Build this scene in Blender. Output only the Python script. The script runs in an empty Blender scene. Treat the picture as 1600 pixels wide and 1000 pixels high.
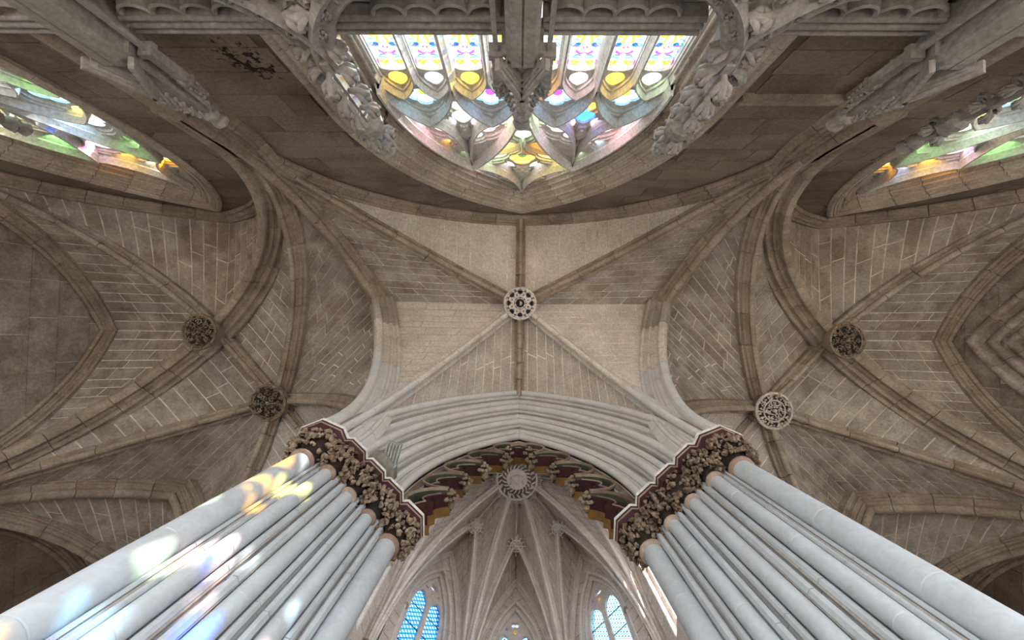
import bpy, bmesh, math, random
from mathutils import Vector, Matrix
V = Vector
pi = math.pi
rnd = random.Random(7)
sc = bpy.context.scene
C = sc.collection

# ------------------------------------------------------------------ camera, sky, sun, exposure
cam_d = bpy.data.cameras.new('camera')
cam = bpy.data.objects.new('camera', cam_d)
C.objects.link(cam)
cam_d.sensor_fit = 'HORIZONTAL'
cam_d.sensor_width = 36.0
cam_d.lens = 36.0 * 667 / 1600
cam_d.clip_start = 0.05
cam_d.clip_end = 500
_rx, _ry, _rz = -0.0279, 0.0146, 0.0128
_R = Matrix.Rotation(_rz, 3, 'Z') @ Matrix.Rotation(_ry, 3, 'Y') @ Matrix.Rotation(_rx, 3, 'X')
_M = _R.transposed() @ Matrix(((1, 0, 0), (0, -1, 0), (0, 0, -1)))
cam.matrix_world = Matrix.Translation((-0.037, 0, 0)) @ _M.to_4x4()
sc.camera = cam

world = bpy.data.worlds.new('sky')
sc.world = world
world.use_nodes = True
_bg = world.node_tree.nodes['Background']
_bg.inputs['Color'].default_value = (0.86, 0.93, 1.0, 1)
_bg.inputs['Strength'].default_value = 2.2

_nt = world.node_tree
_tc = _nt.nodes.new('ShaderNodeTexCoord')
_dt = _nt.nodes.new('ShaderNodeVectorMath'); _dt.operation = 'DOT_PRODUCT'; _dt.inputs[1].default_value = V((0.36, -0.66, 0.52)).normalized()
_nt.links.new(_tc.outputs['Generated'], _dt.inputs[0])
_mr = _nt.nodes.new('ShaderNodeMapRange'); _mr.interpolation_type = 'SMOOTHSTEP'
_mr.inputs[1].default_value = -0.7; _mr.inputs[2].default_value = 1.0; _mr.inputs[3].default_value = 1.3; _mr.inputs[4].default_value = 4.2
_nt.links.new(_dt.outputs['Value'], _mr.inputs[0]); _nt.links.new(_mr.outputs[0], _bg.inputs['Strength'])

sun_d = bpy.data.lights.new('sun', 'SUN')
sun = bpy.data.objects.new('sun', sun_d)
C.objects.link(sun)
sun_d.energy = 19.0
sun_d.angle = math.radians(0.9)
sun_d.color = (1.0, 0.97, 0.9)
sun.rotation_euler = V((-0.36, 0.66, -0.52)).to_track_quat('-Z', 'Y').to_euler()

sc.view_settings.view_transform = 'Standard'
sc.view_settings.look = 'None'
sc.view_settings.gamma = 1.0
sc.view_settings.use_curve_mapping = False
sc.view_settings.exposure = 0.7
try:
    sc.cycles.max_bounces = 4
    sc.cycles.diffuse_bounces = 3
    sc.cycles.glossy_bounces = 1
    sc.cycles.transparent_max_bounces = 8
    sc.cycles.use_adaptive_sampling = True
    sc.cycles.adaptive_threshold = 0.08
    sc.cycles.adaptive_min_samples = 12
    sc.cycles.caustics_reflective = False
    sc.cycles.caustics_refractive = False
    sc.cycles.sample_clamp_indirect = 4.0
    sc.cycles.use_denoising = True
except Exception:
    pass

# ------------------------------------------------------------------ main measures (metres, camera at z 0)
S = 9.9            # half side of the square chamber
YO = 7.14          # centre of the octagon
YW = YO - S        # plane of the window wall
FLOOR = -1.6
AX = 4.2           # wall responds
ZS = 4.92          # springing of every arch
ST = 0.7           # straight stilt below each curve
SO = 0.4           # the same for the octagon arches
ZF = 10.15         # apex of wall arches
S0 = (2.36, 1.365) # springing of the outermost order
SH = [(2.29, 1.39), (2.02, 1.51), (1.80, 1.74), (1.59, 1.96), (1.38, 2.25)]   # pier shafts
SO_ = [(2.36, 1.365), (2.06, 1.61), (1.84, 1.86), (1.61, 2.10)]               # arch orders
OV = V((0, YO))

def rot(p, k):     # rotate a plan point k*45 degrees about the octagon centre
    a = k * pi / 4
    x, y = p[0], p[1] - YO
    return V((x * math.cos(a) - y * math.sin(a), x * math.sin(a) + y * math.cos(a) + YO))

# ------------------------------------------------------------------ materials
def mat_stone(name, col, col2, var=0.25, bump=0.5, scale=3.0, stain=0.5, rough=0.85, stain_col=None, rmix=0.9, grit=0.14):
    m = bpy.data.materials.new(name); m.use_nodes = True
    nt = m.node_tree; N = nt.nodes; L = nt.links
    b = N['Principled BSDF']; b.inputs['Roughness'].default_value = rough
    if 'Specular IOR Level' in b.inputs: b.inputs['Specular IOR Level'].default_value = 0.25
    geo = N.new('ShaderNodeNewGeometry'); oi = N.new('ShaderNodeObjectInfo')
    n1 = N.new('ShaderNodeTexNoise'); n1.inputs['Scale'].default_value = scale; n1.inputs['Detail'].default_value = 4
    n1.inputs['Roughness'].default_value = 0.65
    n2 = N.new('ShaderNodeTexNoise'); n2.inputs['Scale'].default_value = 0.7; n2.inputs['Detail'].default_value = 3
    n3 = N.new('ShaderNodeTexNoise'); n3.inputs['Scale'].default_value = 24; n3.inputs['Detail'].default_value = 2
    for n in (n1, n2, n3): L.new(geo.outputs['Position'], n.inputs['Vector'])
    mx = N.new('ShaderNodeMix'); mx.data_type = 'RGBA'
    mx.inputs[6].default_value = (*col, 1); mx.inputs[7].default_value = (*col2, 1)
    r1 = N.new('ShaderNodeMapRange'); r1.inputs[1].default_value = 0.32; r1.inputs[2].default_value = 0.68
    L.new(n1.outputs['Fac'], r1.inputs[0])
    ad = N.new('ShaderNodeMath'); ad.operation = 'ADD'
    rr = N.new('ShaderNodeMath'); rr.operation = 'MULTIPLY_ADD'; rr.inputs[1].default_value = rmix; rr.inputs[2].default_value = -rmix / 2
    L.new(oi.outputs['Random'], rr.inputs[0]); L.new(rr.outputs[0], ad.inputs[0]); L.new(r1.outputs[0], ad.inputs[1]); ad.use_clamp = True
    L.new(ad.outputs[0], mx.inputs[0])
    hv = N.new('ShaderNodeHueSaturation')
    vv = N.new('ShaderNodeMath'); vv.operation = 'MULTIPLY_ADD'; vv.inputs[1].default_value = var; vv.inputs[2].default_value = 1 - var / 2
    L.new(oi.outputs['Random'], vv.inputs[0]); L.new(vv.outputs[0], hv.inputs['Value'])
    L.new(mx.outputs[2], hv.inputs['Color'])
    st = N.new('ShaderNodeMix'); st.data_type = 'RGBA'; st.blend_type = 'MULTIPLY'
    r2 = N.new('ShaderNodeMapRange'); r2.inputs[1].default_value = 0.5; r2.inputs[2].default_value = 0.75; r2.inputs[4].default_value = stain
    L.new(n2.outputs['Fac'], r2.inputs[0]); L.new(r2.outputs[0], st.inputs[0])
    L.new(hv.outputs[0], st.inputs[6]); st.inputs[7].default_value = (*(stain_col or (0.45, 0.4, 0.36)), 1)
    gr = N.new('ShaderNodeMapRange'); gr.inputs[1].default_value = 0.35; gr.inputs[2].default_value = 0.65; gr.inputs[3].default_value = 1 - grit; gr.inputs[4].default_value = 1 + grit
    L.new(n3.outputs['Fac'], gr.inputs[0])
    gm = N.new('ShaderNodeVectorMath'); gm.operation = 'SCALE'; L.new(st.outputs[2], gm.inputs[0]); L.new(gr.outputs[0], gm.inputs['Scale'])
    L.new(gm.outputs[0], b.inputs['Base Color'])
    h = N.new('ShaderNodeMath'); h.operation = 'MULTIPLY_ADD'; h.inputs[1].default_value = 0.5
    L.new(n3.outputs['Fac'], h.inputs[0]); h.inputs[1].default_value = 1.0; h.inputs[2].default_value = 0.0
    bp = N.new('ShaderNodeBump'); bp.inputs['Strength'].default_value = bump; bp.inputs['Distance'].default_value = 0.012
    L.new(h.outputs[0], bp.inputs['Height']); L.new(bp.outputs[0], b.inputs['Normal'])
    return m

def mat_plain(name, col, rough=0.6, metal=0.0):
    return mat_stone(name, col, tuple(c * 0.8 for c in col), var=0.1, bump=0.25, stain=0.3, rough=rough)

def mat_glass(name, col):
    m = bpy.data.materials.new(name); m.use_nodes = True
    nt = m.node_tree; N = nt.nodes; L = nt.links
    N.remove(N['Principled BSDF']); o = N['Material Output']
    t = N.new('ShaderNodeBsdfTransparent'); g = N.new('ShaderNodeBsdfTranslucent')
    t.inputs[0].default_value = (*col, 1); g.inputs[0].default_value = (*col, 1)
    mx = N.new('ShaderNodeMixShader'); mx.inputs[0].default_value = 0.25
    L.new(t.outputs[0], mx.inputs[1]); L.new(g.outputs[0], mx.inputs[2]); L.new(mx.outputs[0], o.inputs[0])
    return m

M = {}
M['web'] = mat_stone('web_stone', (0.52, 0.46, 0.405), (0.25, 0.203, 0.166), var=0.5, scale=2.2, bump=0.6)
M['web_pale'] = mat_stone('pale_web_stone', (0.80, 0.725, 0.645), (0.62, 0.55, 0.48), var=0.2, scale=2.2, bump=0.5, stain=0.35)  # paler web copy, partly window light put into the colour
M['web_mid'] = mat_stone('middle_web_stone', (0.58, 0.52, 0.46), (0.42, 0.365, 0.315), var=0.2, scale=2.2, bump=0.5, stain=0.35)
M['mortar'] = mat_stone('mortar', (0.95, 0.88, 0.80), (0.55, 0.48, 0.42), var=0.0, bump=0.6)
M['rib'] = mat_stone('rib_stone', (0.48, 0.395, 0.32), (0.29, 0.228, 0.178), var=0.25, scale=2.6, bump=0.5)
M['wall'] = mat_stone('wall_stone', (0.34, 0.275, 0.22), (0.20, 0.158, 0.122), var=0.16, scale=1.6, bump=0.6, stain=0.6)
M['wmortar'] = mat_stone('dark_mortar', (0.26, 0.21, 0.165), (0.17, 0.13, 0.10), var=0.0)
M['pale'] = mat_stone('pale_pier_stone', (0.70, 0.685, 0.665), (0.60, 0.58, 0.555), var=0.03, rmix=0.2, grit=0.04, scale=3.5, bump=0.25, stain=0.25, stain_col=(0.75, 0.68, 0.62))
M['shaft'] = mat_stone('pier_shaft_stone', (0.50, 0.53, 0.555), (0.43, 0.445, 0.455), var=0.03, rmix=0.2, grit=0.04, scale=3.5, bump=0.25, stain=0.25, stain_col=(0.75, 0.70, 0.66))
M['joint'] = mat_stone('pier_joint', (0.50, 0.46, 0.42), (0.42, 0.38, 0.34), var=0.0)
M['trace'] = mat_stone('tracery_stone', (0.86, 0.84, 0.80), (0.68, 0.65, 0.60), var=0.15, scale=4, bump=0.3, stain=0.3)
M['splay'] = mat_stone('window_arch_stone', (0.68, 0.60, 0.51), (0.46, 0.385, 0.315), var=0.16, scale=2.6, bump=0.4, stain=0.4)
M['grey'] = mat_stone('grey_tomb_stone', (0.42, 0.40, 0.38), (0.29, 0.27, 0.25), var=0.12, scale=4, bump=0.5, stain=0.35)
M['lant'] = mat_stone('lantern_stone', (0.64, 0.535, 0.465), (0.48, 0.385, 0.33), var=0.25, scale=2, bump=0.4, stain=0.3)
M['lmortar'] = mat_stone('lantern_mortar', (0.20, 0.14, 0.11), (0.12, 0.085, 0.065), var=0.0)
M['lrib'] = mat_stone('lantern_rib_stone', (0.74, 0.65, 0.58), (0.58, 0.49, 0.43), var=0.15, scale=3, bump=0.3, stain=0.2)
M['starst'] = mat_stone('boss_stone', (0.80, 0.74, 0.70), (0.64, 0.57, 0.53), var=0.1, scale=3, bump=0.3, stain=0.2)
M['dark'] = mat_stone('shadow_stone', (0.05, 0.04, 0.032), (0.03, 0.024, 0.02), var=0.0)  # near-black, also stands in for shade behind the boss carving
M['leaf'] = mat_stone('carved_leaf_stone', (0.36, 0.275, 0.20), (0.10, 0.062, 0.04), var=0.1, scale=14, bump=0.4, stain=0.5)
M['bell_shade'] = mat_stone('capital_bell_shade', (0.05, 0.033, 0.026), (0.025, 0.017, 0.015), var=0.0)  # near-black bell puts the shade between the leaves into its colour
M['bossleaf'] = mat_stone('boss_leaf_stone', (0.40, 0.32, 0.24), (0.24, 0.17, 0.12), var=0.1, scale=9)
M['maroon'] = mat_stone('maroon_paint', (0.062, 0.017, 0.02), (0.035, 0.011, 0.013), var=0.1, scale=8, bump=0.2, stain=0.4, rough=0.6)
M['edge'] = mat_stone('gilt_edge_stone', (0.42, 0.33, 0.26), (0.24, 0.16, 0.12), var=0.1, scale=6, stain=0.4)
M['green'] = mat_stone('green_paint', (0.075, 0.085, 0.055), (0.045, 0.05, 0.035), var=0.1, scale=6, stain=0.4, rough=0.7)
M['gold'] = mat_stone('ochre_paint', (0.24, 0.13, 0.035), (0.13, 0.07, 0.025), var=0.1, scale=6, stain=0.4, rough=0.6)
M['metal'] = mat_plain('grey_metal', (0.33, 0.34, 0.33), 0.45)
M['metal2'] = mat_plain('light_metal', (0.55, 0.58, 0.57), 0.4)
M['lens'] = mat_plain('lamp_lens', (0.27, 0.25, 0.22), 0.3)
M['floor'] = mat_stone('floor_stone', (0.42, 0.38, 0.33), (0.32, 0.28, 0.24), var=0.15)
M['lead'] = mat_plain('lead', (0.02, 0.02, 0.022), 0.5)
G = {}
for n_, c_ in dict(white=(0.40, 0.42, 0.44), clear=(0.92, 0.95, 1.0), blue=(0.03, 0.16, 0.85), cyan=(0.12, 0.62, 0.85), teal=(0.12, 0.72, 0.6), amber=(1.0, 0.62, 0.03),
                   orange=(1.0, 0.42, 0.03), magenta=(0.75, 0.07, 0.55), green=(0.30, 0.85, 0.22), palegreen=(0.70, 0.95, 0.62),
                   pink=(1.0, 0.68, 0.74), red=(0.9, 0.03, 0.05), paleblue=(0.55, 0.80, 1.0), skyblue=(0.16, 0.36, 0.55), yellow=(1.0, 0.85, 0.2)).items():
    G[n_] = mat_glass(n_ + '_glass', c_)

def mat_lattice(name, ca, cb, cl, sc_, dx=1.0, dy=0.0):
    m = mat_glass(name, ca); nt = m.node_tree; N = nt.nodes; L = nt.links
    geo = N.new('ShaderNodeNewGeometry'); sp = N.new('ShaderNodeSeparateXYZ'); L.new(geo.outputs['Position'], sp.inputs[0])
    def mth(op, a, b=None):
        n = N.new('ShaderNodeMath'); n.operation = op
        for i, q in enumerate((a, b)):
            if q is None: continue
            if isinstance(q, (int, float)): n.inputs[i].default_value = q
            else: L.new(q, n.inputs[i])
        return n.outputs[0]
    h = mth('ADD', mth('MULTIPLY', sp.outputs[0], dx), mth('MULTIPLY', sp.outputs[1], dy))
    a = mth('MULTIPLY', mth('ADD', h, sp.outputs[2]), sc_); b = mth('MULTIPLY', mth('SUBTRACT', h, sp.outputs[2]), sc_)
    fa = mth('ABSOLUTE', mth('SUBTRACT', mth('FRACT', a), 0.5)); fb = mth('ABSOLUTE', mth('SUBTRACT', mth('FRACT', b), 0.5))
    mn = mth('MAXIMUM', fa, fb); core = mth('LESS_THAN', mn, 0.22); edge = mth('GREATER_THAN', mn, 0.43)
    m1 = N.new('ShaderNodeMix'); m1.data_type = 'RGBA'; m1.inputs[6].default_value = (*ca, 1); m1.inputs[7].default_value = (*cb, 1); L.new(core, m1.inputs[0])
    m2 = N.new('ShaderNodeMix'); m2.data_type = 'RGBA'; m2.inputs[7].default_value = (*cl, 1); L.new(m1.outputs[2], m2.inputs[6]); L.new(edge, m2.inputs[0])
    for n in N:
        if n.type in ('BSDF_TRANSPARENT', 'BSDF_TRANSLUCENT'): L.new(m2.outputs[2], n.inputs[0])
    return m
G['lattice'] = mat_lattice('blue_lattice_glass', (0.05, 0.30, 0.75), (0.55, 0.8, 0.9), (0.008, 0.02, 0.12), 4.6, .707, .707)
G['lattice_pale'] = mat_lattice('pale_lattice_glass', (0.40, 0.62, 0.72), (0.06, 0.07, 0.09), (0.04, 0.28, 0.5), 4.6, .707, -.707)
G['dusk'] = mat_glass('dusk_glass', (0.25, 0.25, 0.27))

def add_lichen(m, c, R_):
    nt = m.node_tree; N = nt.nodes; L = nt.links
    b = N['Principled BSDF']; src = b.inputs['Base Color'].links[0].from_socket
    geo = N.new('ShaderNodeNewGeometry'); d = N.new('ShaderNodeVectorMath'); d.operation = 'DISTANCE'; d.inputs[1].default_value = c
    L.new(geo.outputs['Position'], d.inputs[0])
    n = N.new('ShaderNodeTexNoise'); n.inputs['Scale'].default_value = 11; n.inputs['Detail'].default_value = 6; n.inputs['Roughness'].default_value = 0.7; L.new(geo.outputs['Position'], n.inputs['Vector'])
    f = N.new('ShaderNodeMapRange'); f.inputs[1].default_value = 0.0; f.inputs[2].default_value = R_; f.inputs[3].default_value = 0.16; f.inputs[4].default_value = -0.12; L.new(d.outputs['Value'], f.inputs[0])
    a = N.new('ShaderNodeMath'); a.operation = 'ADD'; L.new(n.outputs['Fac'], a.inputs[0]); L.new(f.outputs[0], a.inputs[1])
    t = N.new('ShaderNodeMapRange'); t.inputs[1].default_value = 0.59; t.inputs[2].default_value = 0.62; L.new(a.outputs[0], t.inputs[0])
    x = N.new('ShaderNodeMix'); x.data_type = 'RGBA'; x.inputs[7].default_value = (0.025, 0.022, 0.02, 1)
    L.new(t.outputs[0], x.inputs[0]); L.new(src, x.inputs[6]); L.new(x.outputs[2], b.inputs['Base Color'])
add_lichen(M['wall'], (-2.85, YW, 4.3), 0.55)

# ------------------------------------------------------------------ helpers
def mesh(name, verts, faces, m, root=None, parent=None, smooth=None, kind=None):
    """one mesh object; vertices are given in world metres, the origin goes to the thing's base"""
    org = V((0, 0, 0))
    p = parent or root
    if p is not None: org = V(p['_o']) if '_o' in p else V((0, 0, 0))
    me = bpy.data.meshes.new(name)
    me.from_pydata([tuple(V(v) - org) for v in verts], [], faces)
    me.materials.append(m)
    me.update()
    if smooth:
        me.polygons.foreach_set('use_smooth', [True] * len(me.polygons))
        me.set_sharp_from_angle(angle=math.radians(smooth))
    o = bpy.data.objects.new(name, me)
    C.objects.link(o)
    if p is not None:
        o.parent = p
        o['_o'] = tuple(org)
    if kind: o['kind'] = kind
    return o

ROOTS = []
def thing(name, loc, label, cat, group=None):
    o = bpy.data.objects.new(name, None); C.objects.link(o)
    o.empty_display_size = 0.2
    o.location = loc; o['_o'] = tuple(loc)
    o['label'] = label; o['category'] = cat
    if group: o['group'] = group
    ROOTS.append(o)
    return o

def structure(name, label, cat=None, loc=(0, 0, 0)):
    o = bpy.data.objects.new(name, None); C.objects.link(o)
    o.location = loc; o['_o'] = tuple(loc)
    o['kind'] = 'structure'; o['label'] = label
    if cat: o['category'] = cat
    return o

class MB:
    def __init__(s): s.v = []; s.f = []
    def add(s, v, f):
        k = len(s.v); s.v += [V(a) for a in v]; s.f += [tuple(i + k for i in q) for q in f]
    def box(s, c, d, ax=None):
        ax = ax or (V((1, 0, 0)), V((0, 1, 0)), V((0, 0, 1)))
        c = V(c); vs = []
        for i in (-1, 1):
            for j in (-1, 1):
                for k in (-1, 1):
                    vs.append(c + ax[0] * (i * d[0] / 2) + ax[1] * (j * d[1] / 2) + ax[2] * (k * d[2] / 2))
        s.add(vs, [(0, 1, 3, 2), (4, 6, 7, 5), (0, 4, 5, 1), (2, 3, 7, 6), (0, 2, 6, 4), (1, 5, 7, 3)])
    def tube(s, pts, rad, n=8, cap=True):
        pts = [V(p) for p in pts]
        if not hasattr(rad, '__len__'): rad = [rad] * len(pts)
        rings = []; prev = None
        for i, p in enumerate(pts):
            t = (pts[min(i + 1, len(pts) - 1)] - pts[max(i - 1, 0)])
            t = t.normalized() if t.length > 1e-9 else V((0, 0, 1))
            if prev is None:
                a = V((0, 0, 1)) if abs(t.z) < 0.9 else V((1, 0, 0))
                u = t.cross(a).normalized()
            else:
                u = (prev - t * prev.dot(t)).normalized()
            prev = u; w = t.cross(u)
            rings.append([p + (u * math.cos(2 * pi * k / n) + w * math.sin(2 * pi * k / n)) * rad[i] for k in range(n)])
        v = [q for r in rings for q in r]; f = []
        for i in range(len(pts) - 1):
            for k in range(n):
                f.append((i * n + k, i * n + (k + 1) % n, (i + 1) * n + (k + 1) % n, (i + 1) * n + k))
        if cap: f.append(tuple(range(n - 1, -1, -1))); f.append(tuple(range((len(pts) - 1) * n, len(pts) * n)))
        s.add(v, f)
    def blob(s, c, r, sx=1, sy=1, sz=1, n=6, ax=None, jit=0.0):
        ax = ax or (V((1, 0, 0)), V((0, 1, 0)), V((0, 0, 1)))
        c = V(c); v = []; f = []
        m_ = max(3, n // 2 + 1)
        for i in range(m_ + 1):
            th = pi * i / m_
            for k in range(n):
                ph = 2 * pi * k / n + (i % 2) * pi / n
                q = r * (1 + jit * (rnd.random() - 0.5))
                v.append(c + ax[0] * (sx * q * math.sin(th) * math.cos(ph)) + ax[1] * (sy * q * math.sin(th) * math.sin(ph)) + ax[2] * (sz * q * math.cos(th)))
        for i in range(m_):
            for k in range(n):
                f.append((i * n + k, i * n + (k + 1) % n, (i + 1) * n + (k + 1) % n, (i + 1) * n + k))
        s.add(v, f)
    def prism(s, poly, z0, z1, top=None):
        n = len(poly); top = top or poly
        v = [V((p[0], p[1], z0)) for p in poly] + [V((p[0], p[1], z1)) for p in top]
        f = [(k, (k + 1) % n, n + (k + 1) % n, n + k) for k in range(n)] + [tuple(range(n - 1, -1, -1)), tuple(range(n, 2 * n))]
        s.add(v, f)
    def lathe(s, c, prof, n=16, axis=V((0, 0, 1))):
        c = V(c); a = axis.normalized(); u = a.orthogonal().normalized(); w = a.cross(u)
        v = []; f = []
        for r, z in prof:
            for k in range(n):
                v.append(c + a * z + (u * math.cos(2 * pi * k / n) + w * math.sin(2 * pi * k / n)) * r)
        for i in range(len(prof) - 1):
            for k in range(n):
                f.append((i * n + k, i * n + (k + 1) % n, (i + 1) * n + (k + 1) % n, (i + 1) * n + k))
        f.append(tuple(range(n - 1, -1, -1))); f.append(tuple(range((len(prof) - 1) * n, len(prof) * n)))
        s.add(v, f)
    def build(s, name, m, root=None, smooth=None, kind=None):
        return mesh(name, s.v, s.f, m, root, smooth=smooth, kind=kind)

def half_arch_2d(w, h, n=16, stilt=0.0, ns=3):
    """(s, z) from the springing (0,0) to the apex (w,h), with the inward normal at each point"""
    out = []
    if stilt > 1e-6:
        for i in range(ns): out.append((0.0, stilt * i / ns, 1.0, 0.0))
    hh = h - stilt
    if hh >= w:
        R = (w * w + hh * hh) / (2 * w); th = math.atan2(hh, R - w) if R > w else pi / 2
        for i in range(n + 1):
            t = th * i / n
            out.append((R * (1 - math.cos(t)), stilt + R * math.sin(t), math.cos(t), -math.sin(t)))
    else:
        for i in range(n + 1):
            t = pi / 2 * i / n
            nx, nz = hh * math.cos(t), -w * math.sin(t)
            l = math.hypot(nx, nz)
            out.append((w * (1 - math.cos(t)), stilt + hh * math.sin(t), nx / l, nz / l))
    return out

def arch_z(x, hw, zs, za):
    """height of a pointed arch at distance x from its middle"""
    s = hw - abs(x); h = za - zs
    if s <= 0: return zs
    if h >= hw:
        R = (hw * hw + h * h) / (2 * hw)
        return zs + math.sqrt(max(0, R * R - (R - s) ** 2))
    return zs + h * math.sqrt(max(0, 1 - (1 - s / hw) ** 2))

def arch_frames(p0, p1, z0, z1, n=16, stilt=0.0, mitre=True, B=None, ns=3):
    p0 = V(p0); p1 = V(p1); d = (p1 - p0); w = d.length; d = d / w
    if B is None: B = V((-d.y, d.x, 0))
    out = []
    a = half_arch_2d(w, z1 - z0, n, stilt, ns)
    for i, (s, z, nx, nz) in enumerate(a):
        P = V((p0.x + d.x * s, p0.y + d.y * s, z0 + z)); N = V((d.x * nx, d.y * nx, nz))
        if i == len(a) - 1 and mitre: N = V((0, 0, -1.0 / max(0.25, -nz)))
        out.append((P, N, B))
    return out

def sweep(frames, prof, shift=(0, 0)):
    n = len(prof); v = []; f = []
    for P, N, B in frames:
        for u, w in prof: v.append(P + B * (u + shift[0]) + N * (w + shift[1]))
    for i in range(len(frames) - 1):
        for k in range(n):
            f.append((i * n + k, i * n + (k + 1) % n, (i + 1) * n + (k + 1) % n, (i + 1) * n + k))
    f.append(tuple(range(n - 1, -1, -1))); f.append(tuple(range((len(frames) - 1) * n, len(frames) * n)))
    return v, f

def lerp_frame(a, b, t): return (a[0].lerp(b[0], t), a[1].lerp(b[1], t), a[2])

def voussoirs(frames, prof, root, m, count, name='voussoir', gap=0.006, shift=(0, 0), smooth=38):
    """cut a swept moulding into separate stones with a hairline joint between them"""
    n = len(frames) - 1
    L = [0]
    for i in range(n): L.append(L[-1] + (frames[i + 1][0] - frames[i][0]).length)
    tot = L[-1]
    def at(d):
        d = min(max(d, 0), tot)
        for i in range(n):
            if d <= L[i + 1] + 1e-9:
                return lerp_frame(frames[i], frames[i + 1], (d - L[i]) / max(1e-9, L[i + 1] - L[i]))
        return frames[-1]
    cuts = [tot * i / count for i in range(count + 1)]
    for i in range(1, count): cuts[i] += tot / count * 0.16 * (rnd.random() - 0.5)
    for i in range(count):
        a = cuts[i] + (gap if i else 0); b = cuts[i + 1] - (gap if i < count - 1 else 0)
        fr = [at(a)] + [frames[k] for k in range(n + 1) if a + 0.03 < L[k] < b - 0.03] + [at(b)]
        j = (rnd.random() - 0.5) * (0.002 if m is M['pale'] else 0.005)
        if m is M['pale']: a = a - gap * .6 if i else a; b = b + gap * .6 if i < count - 1 else b; fr[0] = at(a); fr[-1] = at(b)
        vv, ff = sweep(fr, prof, (shift[0], shift[1] + j))
        mesh(name, vv, ff, m((i + .5) / count) if callable(m) else m, root, smooth=smooth)

def mould(p, q, pat, out=1):
    """profile points from p to q; pat is a list of (kind, weight): r roll, h hollow, f flat, n notch"""
    p = V(p); q = V(q); d = q - p; Lt = d.length; d = d / Lt; nn = V((-d.y, d.x)) * out
    tw = sum(w for _, w in pat); x = 0; pts = [p]
    for k, w in pat:
        ww = w / tw * Lt
        if k == 'r':
            for i in range(1, 6): a = pi * i / 6; pts.append(p + d * (x + ww / 2 - math.cos(a) * ww / 2) + nn * math.sin(a) * ww * 0.5)
        elif k == 'h':
            for i in range(1, 4): a = pi * i / 4; pts.append(p + d * (x + ww / 2 - math.cos(a) * ww / 2) - nn * math.sin(a) * ww * 0.35)
        elif k == 'n':
            pts.append(p + d * (x + ww * 0.1) - nn * ww * 0.8); pts.append(p + d * (x + ww * 0.9) - nn * ww * 0.8)
        x += ww; pts.append(p + d * x)
    return [(a.x, a.y) for a in pts]

def sym(half): return half + [(-u, v) for u, v in reversed(half) if abs(u) > 1e-6]

def rib_profile(w, h):
    a = w / 2
    half = [(-a, -0.08), (-a, .02)] + mould((-a, .12 * h), (-a * .52, .46 * h), [('f', .3), ('r', 1), ('h', 1.1)], 1)
    half += [(-a * .50, .50 * h), (-a * .34, .54 * h), (-a * .26, .62 * h)]
    half += [(-a * .42, .74 * h), (-a * .44, .84 * h), (-a * .34, .94 * h), (-a * .18, .99 * h), (0, 1.02 * h)]
    return sym(half)

def wide_profile(w, h):
    a = w / 2
    half = [(-a, -0.08), (-a, .02)] + mould((-a, .06 * h), (-a * .38, .62 * h), [('f', .25), ('r', 1), ('h', .9), ('f', .25), ('r', .9), ('h', 1.0), ('f', .2)], 1)
    half += [(-a * .22, .66 * h), (-a * .20, .72 * h), (-a * .31, .82 * h), (-a * .30, .92 * h), (-a * .18, 1.0 * h), (0, 1.04 * h)]
    return sym(half)

def rib(name, label, cat, group, p0, p1, z1, prof, m, count=9, z0=ZS, stilt=ST, n=18, mitre=True):
    r = thing(name, (p0[0], p0[1], z0), label, cat, group)
    if z0 == ZS:
        a_, b_ = V(p0), V(p1); p0 = a_ - (b_ - a_).normalized() * (.24 if a_.y < YW + .1 or abs(a_.x) > S - .1 else .06)
    fr = arch_frames(p0, p1, z0, z1, n, stilt, mitre)
    voussoirs(fr, prof, r, m, count)
    return r

def full_arch(name, label, cat, group, p0, p1, z1, prof, m, count=9, z0=ZS, stilt=ST, n=18, shift=(0, 0), root=None):
    p0 = V(p0); p1 = V(p1); mid = (p0 + p1) / 2
    r = root or thing(name, (p0.x, p0.y, z0), label, cat, group)
    d = (p1 - p0).normalized(); B = V((-d.y, d.x, 0))
    if name in ('diagonal_arch', 'transverse_arch'): p0 = p0 - d * .24; p1 = p1 + d * .24
    voussoirs(arch_frames(p0, mid, z0, z1, n, stilt, True, B), prof, r, m, count, shift=shift)
    voussoirs(arch_frames(p1, mid, z0, z1, n, stilt, True, B), prof, r, m, count, shift=shift)
    return r

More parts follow.
